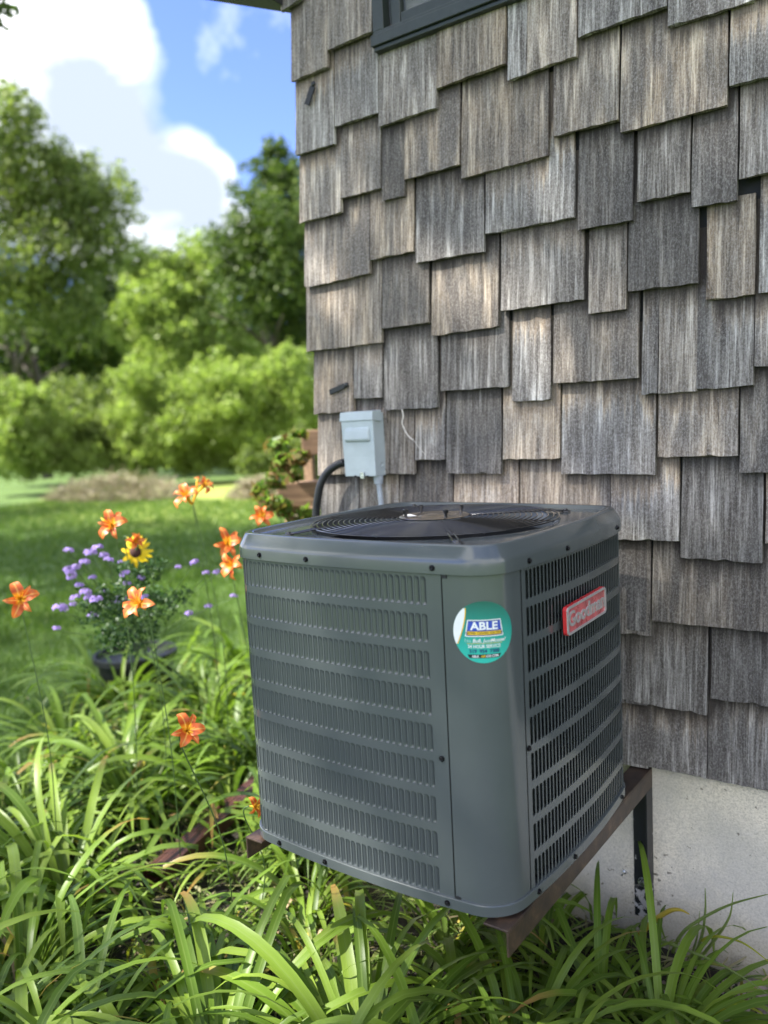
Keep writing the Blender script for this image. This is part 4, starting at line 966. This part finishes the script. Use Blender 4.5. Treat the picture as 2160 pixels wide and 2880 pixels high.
LD = [strap(random.uniform(.28, .45), .010, random.uniform(1.3, 2.2), (random.uniform(.3, .6), 1.0), random.uniform(-1.8, 1.8), .7, mt='dead_leaf') for _ in range(6)]
clumpi = 0
def clump(x, y, n, sc, label, spread=.055, lean=None, dead=.07):
    e_ = empty('daylily_clump', (x, y, GZ+.01), label, 'daylily', 'daylily clumps around the air conditioner', random.uniform(0, 6.28)); rz0 = e_.rotation_euler.z
    n = int(n*2.6)
    for k in range(n):
        r_ = random.random(); me = random.choice(LD) if r_ < dead else random.choice(LY) if r_ < dead+.025 else random.choice(LV)
        a = random.uniform(0, 2*math.pi)
        if lean is not None and random.random() < .6: a = lean-rz0+random.gauss(0, .8)
        q = random.uniform(0, spread); o_ = bpy.data.objects.new('leaf', me); s = sc*random.uniform(.72, 1.15)
        o_.location = (q*math.cos(a), q*math.sin(a), 0); o_.rotation_euler = (random.gauss(0, .12), random.gauss(0, .10), a); o_.scale = (s, s*random.uniform(.85, 1.15), s*random.uniform(.85, 1.1))
        link(o_, e_)
    return e_
L0 = 'arching green daylily clump '
def gp(x, y): p_ = on_ground(x*K, y*K, GZ); return p_[0], p_[1]
CL = [  # display x,y of the clump's foot on the ground, leaves, scale, lean, label
 ('near', -1.02, -.62, 40, 1.05, None, 'at the lower left edge of the view, nearest the camera'),
 ('n2', -.78, -.86, 38, 1.05, None, 'cut by the bottom edge near the lower left corner'),
 ('n3', -1.28, -.30, 40, 1.1, None, 'left of the brown downspout, arching over its lower end'),
 ('n4', -.30, -.56, 40, 1.1, None, 'in front of the machine, low in the middle of the picture'),
 ('n5', -.02, -.36, 38, 1.05, None, 'directly under the near corner of the machine'),
 ('n6', .02, -.74, 34, 1.05, None, 'at the bottom edge below the bracket end'),
 ('n7', .24, -.12, 36, 1.0, None, 'under the bracket beam, leaning to the concrete'),
 ('n8', .50, .12, 26, .85, 0.3, 'right of the bracket post in front of the bare concrete'),
 ('n9', .40, -.36, 30, .95, None, 'at the bottom right, nearest the gravel'),
 ('m1', -1.70, -.15, 38, 1.05, None, 'at the left edge below the lawn'),
 ('m2', -1.60, .22, 38, 1.05, None, 'left of the middle lily flower'),
 ('m3', -1.30, .42, 26, 1.05, None, 'behind the downspout on the left of the machine'),
 ('m4', -.95, .18, 14, .8, None, 'small and crushed beside the upper end of the downspout'),
 ('m5', -1.95, .40, 34, 1.05, None, 'at the edge of the lawn in front of the potted flowers'),
 ('m6', -1.60, .75, 36, 1.1, None, 'behind the middle lily flower'),
 ('m7', -2.00, .95, 34, 1.15, None, 'in front of and right of the black pot'),
 ('m8', -1.35, 1.10, 34, 1.15, None, 'against the left edge of the machine, behind the others'),
 ('m9', -1.75, 1.45, 30, 1.1, None, 'furthest back, between pot and house corner'),
 ('a1', -.62, -.42, 18, .85, None, 'in the crushed patch left of the bottom edge, half flattened'),
 ('a2', -.60, .10, 14, .9, None, 'just left of the machine underside, bent over the fallen clippings'),
 ('a4', -2.45, .45, 30, 1.0, None, 'spreading onto the lawn at the far left'),
 ('a5', -1.85, -.42, 34, 1.05, None, 'left edge of the view, third up from the corner'),
 ('a6', -.15, -.86, 30, 1.0, None, 'bottom edge, straight below the seam of the corner post'),
 ('a7', -1.32, .70, 32, 1.05, None, 'beside the lower left of the machine below the orange flower'),
 ('a8', -2.3, 1.2, 26, 1.0, None, 'immediately right of the black pot'),
 ('b2', -2.55, 1.75, 30, 1.25, None, 'behind and right of the black pot, tallest of the back row'),
 ('b3', -3.05, 1.05, 20, .9, None, 'left of the black pot at the edge of the lawn'),
 ('b4', -2.05, 1.7, 30, 1.2, None, 'back row, against the machine at its lower left'),
 ('b5', -.80, .35, 24, .95, None, 'between downspout and foundation behind the machine'),
 ('c1', .20, -.38, 26, .85, None, 'low under the bracket end, filling the bottom right of the bed'),
 ('c2', .60, -.12, 20, .75, None, 'small one at the right edge beside the gravel'),
 ('c3', .33, .16, 20, .75, None, 'small one behind the bracket post foot'),
 ('c4', -2.72, .98, 24, 1.15, None, 'thin one whose leaves cross the black pot'),
 ('c5', -.62, -.70, 24, 1.0, None, 'over the clippings, left of the middle of the bottom edge'),
 ('s1', -.45, -.08, 16, .8, None, 'thin one in the shade beneath the machine'),
 ('s2', -.15, .20, 18, .85, None, 'in the deep shade under the machine against the foundation'),
 ('s3', -1.10, -1.02, 36, 1.0, None, 'just outside the lower left corner, leaning in'),
 ('s4', -.45, -1.00, 32, 1.0, None, 'just under the bottom edge, left of the middle'),
 ('s5', -1.45, -.62, 38, 1.05, None, 'at the left edge, second up from the corner'),
 ('s6', -2.15, .05, 34, 1.0, None, 'at the far left edge where bed meets lawn'),
 ('s7', .10, .30, 20, .8, None, 'small under the bracket, touching the foundation'),
]
for key, x, y, n, s, lean, lb in CL: clump(x, y, n, s, L0+lb, lean=lean)
# a withered yellow-tipped pair by the post and an onion-like tuft on the right
tp_ = empty('leafy_tuft', (.53, .36, GZ+.01), 'thin dark green blades and withered leaf against the concrete at right', 'plant')
def blade_px(pts, r, mt, nm='leaf'):
    P3 = spline([on_wall(x, y, Y)-np.array([.53, .36, GZ+.01]) for x, y, Y in pts], 6); obj(nm, MB().tube(P3, [r*(1-.85*(i/(len(P3)-1))**2) for i in range(len(P3))], 6).me(nm, mt, True), tp_)
zz = lambda x, y: (1800+x/3.814, 2300+y/3.814)
for pts, r, mt in (([(*zz(350, 1440), .40), (*zz(460, 1230), .36), (*zz(700, 1060), .30), (*zz(1000, 920), .24), (*zz(1373, 820), .18)], .0050, 'lily_leaf'),
                   ([(*zz(60, 1380), .40), (*zz(220, 1330), .36), (*zz(500, 1420), .32), (*zz(900, 1590), .27), (*zz(1390, 1900), .2)], .0048, 'lily_leaf'),
                   ([(*zz(560, 1540), .45), (*zz(660, 1280), .44), (*zz(700, 1000), .43), (*zz(698, 750), .42)], .0045, 'lily_leaf'),
                   ([(*zz(530, 1530), .46), (*zz(610, 1290), .45), (*zz(640, 1000), .44)], .0032, 'lily_leaf'),
                   ([(*zz(600, 1560), .44), (*zz(800, 1310), .42), (*zz(960, 1060), .40), (*zz(998, 800), .38)], .0045, 'lily_leaf'),
                   ([(*zz(660, 1320), .40), (*zz(800, 1270), .38), (*zz(1100, 1340), .34), (*zz(1400, 1560), .30)], .0042, 'yellow_leaf'),
                   ([(*zz(1030, 2110), .30), (*zz(1200, 1850), .29), (*zz(1420, 1660), .28)], .005, 'dead_leaf'),
                   ([(*zz(-40, 1300), .42), (*zz(110, 1140), .38), (*zz(290, 1010), .35), (*zz(420, 985), .33), (*zz(530, 1035), .32)], .008, 'yellow_leaf')):
    blade_px(pts, r, M[mt])
# clippings and debris on the soil
r_ = np.random.default_rng(77); n = 16000; x = r_.uniform(-2.4, 1.2, n); y = r_.uniform(-1.9, .5, n); z = GZ+.03+r_.uniform(0, .075, n)
a = r_.uniform(0, 2*math.pi, n); l = r_.uniform(.01, .075, n); w = r_.uniform(.001, .0045, n); d_ = np.stack([np.cos(a), np.sin(a), r_.normal(0, .3, n)], 1); t_ = np.stack([-np.sin(a), np.cos(a), r_.normal(0, .4, n)], 1); P_ = np.stack([x, y, z], 1)
Q = np.stack([P_-d_*l[:, None]-t_*w[:, None], P_-d_*l[:, None]*.2+t_*w[:, None], P_+d_*l[:, None]+t_*w[:, None]*.6, P_+d_*l[:, None]*.3-t_*w[:, None]], 1)
o = obj('plant_litter', npmesh('litter', Q.reshape(-1, 3), 4, M['clip'])); tag(o, kind='stuff')
# gravel at the foot of the wall
gv = []
for k in range(170):
    x = random.uniform(.42, 1.0); y = random.uniform(.14, .50); r0 = random.uniform(.008, .024)
    bm = bmesh.new(); bmesh.ops.create_icosphere(bm, subdivisions=2, radius=r0)
    sx_, sy_, sz_ = random.uniform(.8, 1.4), random.uniform(.8, 1.3), random.uniform(.5, .8)
    V = [((v_.co.x+random.uniform(-.1, .1)*r0)*sx_+x, (v_.co.y+random.uniform(-.1, .1)*r0)*sy_+y, v_.co.z*sz_+GZ+.032+random.uniform(0, .02)) for v_ in bm.verts]; F = [tuple(v_.index for v_ in f_.verts) for f_ in bm.faces]; bm.free(); gv.append((V, F))
mb = MB(); [mb.add(*g_) for g_ in gv]; o = obj('gravel', mb.me('gravel', M['stone'], True)); tag(o, kind='stuff')

# downspout extension lying in the leaves
a = on_ground(330*K, 1900*K, GZ+.12); b_ = on_ground(560*K, 1695*K, GZ+.15)
d_ = (b_-a)/np.linalg.norm(b_-a); L_ = np.linalg.norm(b_-a)*1.25; mb = MB(); prof = []
for i in range(9): prof.append((-.038+.0095*i, .030 if i % 2 else .026))
ring_ = prof+[(.038, -.024)]+[(.038-.0095*i, -.030 if i % 2 else -.026) for i in range(1, 8)]+[(-.038, -.024)]
n_ = len(ring_); V = [(u, 0, v_) for u, v_ in ring_]+[(u, L_, v_) for u, v_ in ring_]
o = obj('downspout_extension', mesh('downspout', V, [(i, (i+1) % n_, n_+(i+1) % n_, n_+i) for i in range(n_)]+[tuple(range(n_, 2*n_))], M['downspout']), None, tuple(a), (math.asin(d_[2]), 0, math.atan2(-d_[0], d_[1]))); tag(o, 'brown ribbed downspout extension lying half hidden in the daylilies', 'downspout')

# ------------------------------------------------------------------ lily flowers
def tepal(L, w, curl):
    V, F, UV = [], [], []; seg = 7; x = 0; z = 0; th = 1.05
    for i in range(seg+1):
        u = i/seg; wd = w*math.sin(math.pi*min(1, .12+u*.88))**.75*(1 if u < .95 else .6)
        for k, s in enumerate((-1, -.35, .35, 1)):
            V.append((x, s*wd*.5, z+abs(s)*wd*.14+(.0028*abs(s)*math.sin(u*15+s*3)))); UV.append(((s+1)/2, u))
        th -= curl*(.2+u*1.5)/seg; x += math.cos(th)*L/seg; z += math.sin(th)*L/seg
    for i in range(seg):
        for k in range(3): F.append((i*4+k, i*4+k+1, i*4+k+5, i*4+k+4))
    me = mesh('tepal', V, F, M['tepal'], True); uvl = me.uv_layers.new(name='UVMap')
    for lp in me.loops: uvl.data[lp.index].uv = UV[lp.vertex_index]
    return me
TE = [tepal(.062, .030, 1.9), tepal(.060, .019, 2.3), tepal(.062, .026, 1.2), tepal(.066, .032, 2.6), tepal(.056, .020, 1.6)]
stam = MB()
for k in range(6): a_ = k*1.05; stam.tube([(0, 0, 0), (.006*math.cos(a_), .006*math.sin(a_), .025), (.014*math.cos(a_), .014*math.sin(a_), .042)], .0007, 5)
stam_me = stam.me('stamens', M['yellow_petal'], True)
def lily(px, py, D, facing, label, s=1.0, foot=None, buds=0):
    p_ = at(px*K, py*K, D); aw = ray(px*K, py*K); f_ = foot or (p_[0]+aw[0]*.30+random.uniform(-.06, .10), p_[1]+aw[1]*.30+random.uniform(-.05, .12))
    e_ = empty('daylily_flower', (f_[0], f_[1], GZ+.01), label, 'flower', 'orange daylily flowers'); base_ = np.array([f_[0], f_[1], GZ+.01]); top_ = p_-base_
    q = Vector(facing).to_track_quat('Z', 'Y'); Mx = Matrix.Translation(Vector(top_)) @ q.to_matrix().to_4x4() @ Matrix.Scale(s, 4)
    fz = np.array(Vector(facing).normalized()); tube_end = top_-fz*.035*s
    obj('scape', MB().tube(spline([(0, 0, 0), top_*.5+np.array([.02, .02, .02]), tube_end-fz*.03+np.array([0, 0, -.03]), tube_end], 6), .0018, 7).me('scape', M['stem'], True), e_)
    obj('throat', MB().tube([tube_end, top_+fz*.004], [.0035*s, .008*s], 8, caps=False).me('throat', M['tepal'], True), e_)
    for k in range(6):
        o_ = bpy.data.objects.new('tepal', random.choice((TE[0], TE[2], TE[3])) if k % 2 == 0 else random.choice((TE[1], TE[4]))); link(o_, e_); o_.matrix_local = Mx @ Matrix.Rotation(k*math.pi/3+random.uniform(-.2, .2), 4, 'Z') @ Matrix.Rotation(random.uniform(-.35, .3), 4, 'Y') @ Matrix.Rotation(random.uniform(-.3, .3), 4, 'X')
    o_ = bpy.data.objects.new('stamens', stam_me); link(o_, e_); o_.matrix_local = Mx
    for k in range(buds):
        d2 = np.array([random.uniform(-.5, .5), random.uniform(-.5, .5), random.uniform(.2, .9)]); d2 /= np.linalg.norm(d2); b0 = tube_end-fz*.01
        obj('bud', MB().tube([b0, b0+d2*.02, b0+d2*.045, b0+d2*.065], [.002, .004, .006, .001], 7).me('bud', M['tepal'], True), e_)
    return e_
CV = CAM/np.linalg.norm(CAM)
lily(45, 1295, 2.75, (.8, -.45, .3), 'orange lily flower at the far left edge over the lawn', 1.15)
lily(302, 1305, 2.55, (.35, -.7, .55), 'orange lily flower right of the mauve blooms, above the black pot', 1.1, buds=0)
lily(243, 1136, 2.85, (.6, -.6, .45), 'orange lily flower topmost above the mauve blooms', 1.1, buds=1)
lily(288, 1168, 2.95, (.9, -.1, .1), 'small drooping lily flower between the top flower and the yellow sunflower', .75)
lily(402, 1580, 2.15, (.85, -.4, .5), 'orange lily flower lowest down among the leaves left of the machine', .95)
lily(405, 1075, 3.1, (.3, -.6, .6), 'orange lily flower at the upper end of the leaning stem', 1.1, buds=1)
lily(438, 1052, 3.2, (.8, .2, .7), 'half open orange lily bloom touching the topmost one on the leaning stem', .9, buds=1)
lily(565, 1118, 3.2, (.6, -.5, .5), 'orange lily flower just left of the house corner above the machine top', 1.0)
lily(492, 1175, 3.0, (.7, -.6, .4), 'orange lily flower close to the top left corner of the machine', 1.15)
lily(508, 1222, 2.9, (.1, -.8, .3), 'orange lily flower half hidden behind the machine edge', 1.1)
lily(550, 1742, 2.35, (.9, -.1, .2), 'reddish orange lily flower low down behind the bottom left of the machine', .6)

# ------------------------------------------------------------------ black pot with mauve flowers
DP = 3.45
pc = on_ground(300*K, 1500*K, GZ); pz = GZ
pot = empty('black_pot', (pc[0], pc[1], GZ), 'black plastic flower pot at the edge of the lawn', 'pot')
bowl = obj('bowl', smooth_by_angle(MB().lathe([(.0001, .0), (.145, .0), (.15, .01), (.175, .20), (.19, .205), (.19, .235), (.178, .235), (.172, .20), (.0001, .195)], 40).me('bowl', M['pot']), .7), pot); bowl.scale = (1.3, 1.3, 1.15)
None and obj('plant_label', MB().box((-.04, -.002, 0), (.04, .002, .045)).me('plant_label', simple('pale_blue_tag', (.35, .45, .62), .4)), pot, (.10, -.17, .19), (0, 0, .5))
fl = empty('potted_flowers', (pc[0], pc[1], GZ+.2), 'feathery plant with mauve flower heads growing in the black pot', 'flowering plant')
FB = np.array([pc[0], pc[1], GZ+.2])
hv = []
for k in range(46):
    d2 = np.random.default_rng(k+5).normal(size=3); d2[2] = abs(d2[2])*.55; d2 /= np.linalg.norm(d2); c_ = d2*.016*np.array([1, 1, .7])
    for j in range(4):
        a_ = j*math.pi/2+k; t1 = np.cross(d2, [0, 0, 1.001]); t1 /= np.linalg.norm(t1); t2 = np.cross(d2, t1); u_ = math.cos(a_)*t1+math.sin(a_)*t2; w_ = -math.sin(a_)*t1+math.cos(a_)*t2
        hv += [c_, c_+u_*.0035+w_*.0018+d2*.001, c_+u_*.0060+d2*.0015, c_+u_*.0035-w_*.0018+d2*.001]
head_me = npmesh('flower_head', np.array(hv), 4, M['mauve'])
heads = [(148, 1190, 1.0), (165, 1225, .9), (155, 1245, 1.1), (195, 1195, 1.4), (210, 1185, 1.2), (225, 1200, 1.0), (183, 1215, 1.1), (235, 1210, .9), (150, 1232, 1.3), (172, 1265, .9), (185, 1280, 1.1), (192, 1292, .9), (162, 1292, 1.0), (158, 1305, .7), (208, 1296, 1.2), (228, 1278, .8), (262, 1297, 1.4), (200, 1330, 1.1), (130, 1315, 1.5), (122, 1358, .8), (200, 1248, .8), (270, 1240, 1.0), (275, 1262, .9), (305, 1248, .8), (262, 1215, .8), (312, 1290, .8), (420, 1215, .9), (445, 1238, .8), (468, 1236, .8), (408, 1325, .8), (450, 1310, .8), (505, 1288, .8), (385, 1225, .7), (250, 1300, .8)]
sm = MB()
for x, y, s in heads:
    D_ = 3.35+random.uniform(-.25, .2); p_ = at(x*K, y*K, D_)-FB; o_ = obj('flower_head', head_me, fl, tuple(p_)); s *= 1.1; o_.scale = (s, s, s); o_.rotation_euler = (random.uniform(-.3, .3), random.uniform(-.3, .3), random.uniform(0, 6))
    bx_ = np.array([random.uniform(-.08, .08), random.uniform(-.08, .08), 0]); sm.tube(spline([bx_, bx_*.5+p_*.5+np.array([0, 0, .04]), p_-np.array([0, 0, .006])], 5), .0016, 5)
obj('stems', sm.me('stems', M['stem'], True), fl)
lo = [(*(at(x*K, y*K, 3.4+random.uniform(-.15, .15))-FB), r*K*3.4/FPX) for x, y, r in ((260, 1330, 55), (300, 1370, 45), (220, 1300, 45), (340, 1300, 50), (300, 1240, 40), (240, 1380, 35), (330, 1230, 30), (390, 1290, 26))]
obj('foliage', crown_mesh('foliage', lo, 2600, .018, M['pot_leaf'], seed=60), fl)
# yellow sunflower nodding behind
p_ = at(293*K, 1192*K, 3.3); fz = Vector((.55, -.8, -.05)); sf = empty('sunflower', (pc[0]+.05, pc[1]+.02, GZ+.2), 'drooping yellow sunflower among the mauve blooms', 'flower'); lp_ = p_-np.array([pc[0]+.05, pc[1]+.02, GZ+.2])
obj('stalk', MB().tube(spline([(0, 0, 0), lp_*.6+np.array([.05, .05, .1]), lp_+np.array([0, .03, .02]), lp_], 6), .004, 7).me('stalk', M['stem'], True), sf)
Mx = Matrix.Translation(Vector(lp_)) @ fz.to_track_quat('Z', 'Y').to_matrix().to_4x4()
o_ = obj('disc', MB().lathe([(.022, 0), (.022, .006), (.012, .011), (.0001, .012)], 20).me('disc', M['brown_disc'], True), sf); o_.matrix_local = Mx
pv = mesh('petal', [(.018, -.004, 0), (.018, .004, 0), (.036, -.009, .004), (.036, .009, .004), (.056, -.006, -.004), (.056, .006, -.004), (.066, 0, -.012)], [(0, 1, 3, 2), (2, 3, 5, 4), (4, 5, 6)], M['yellow_petal'], True)
for k in range(15):
    o_ = bpy.data.objects.new('petal', pv); link(o_, sf); o_.matrix_local = Mx @ Matrix.Rotation(k*2*math.pi/15+random.uniform(-.1, .1), 4, 'Z') @ Matrix.Rotation(random.uniform(-.1, .5), 4, 'Y')
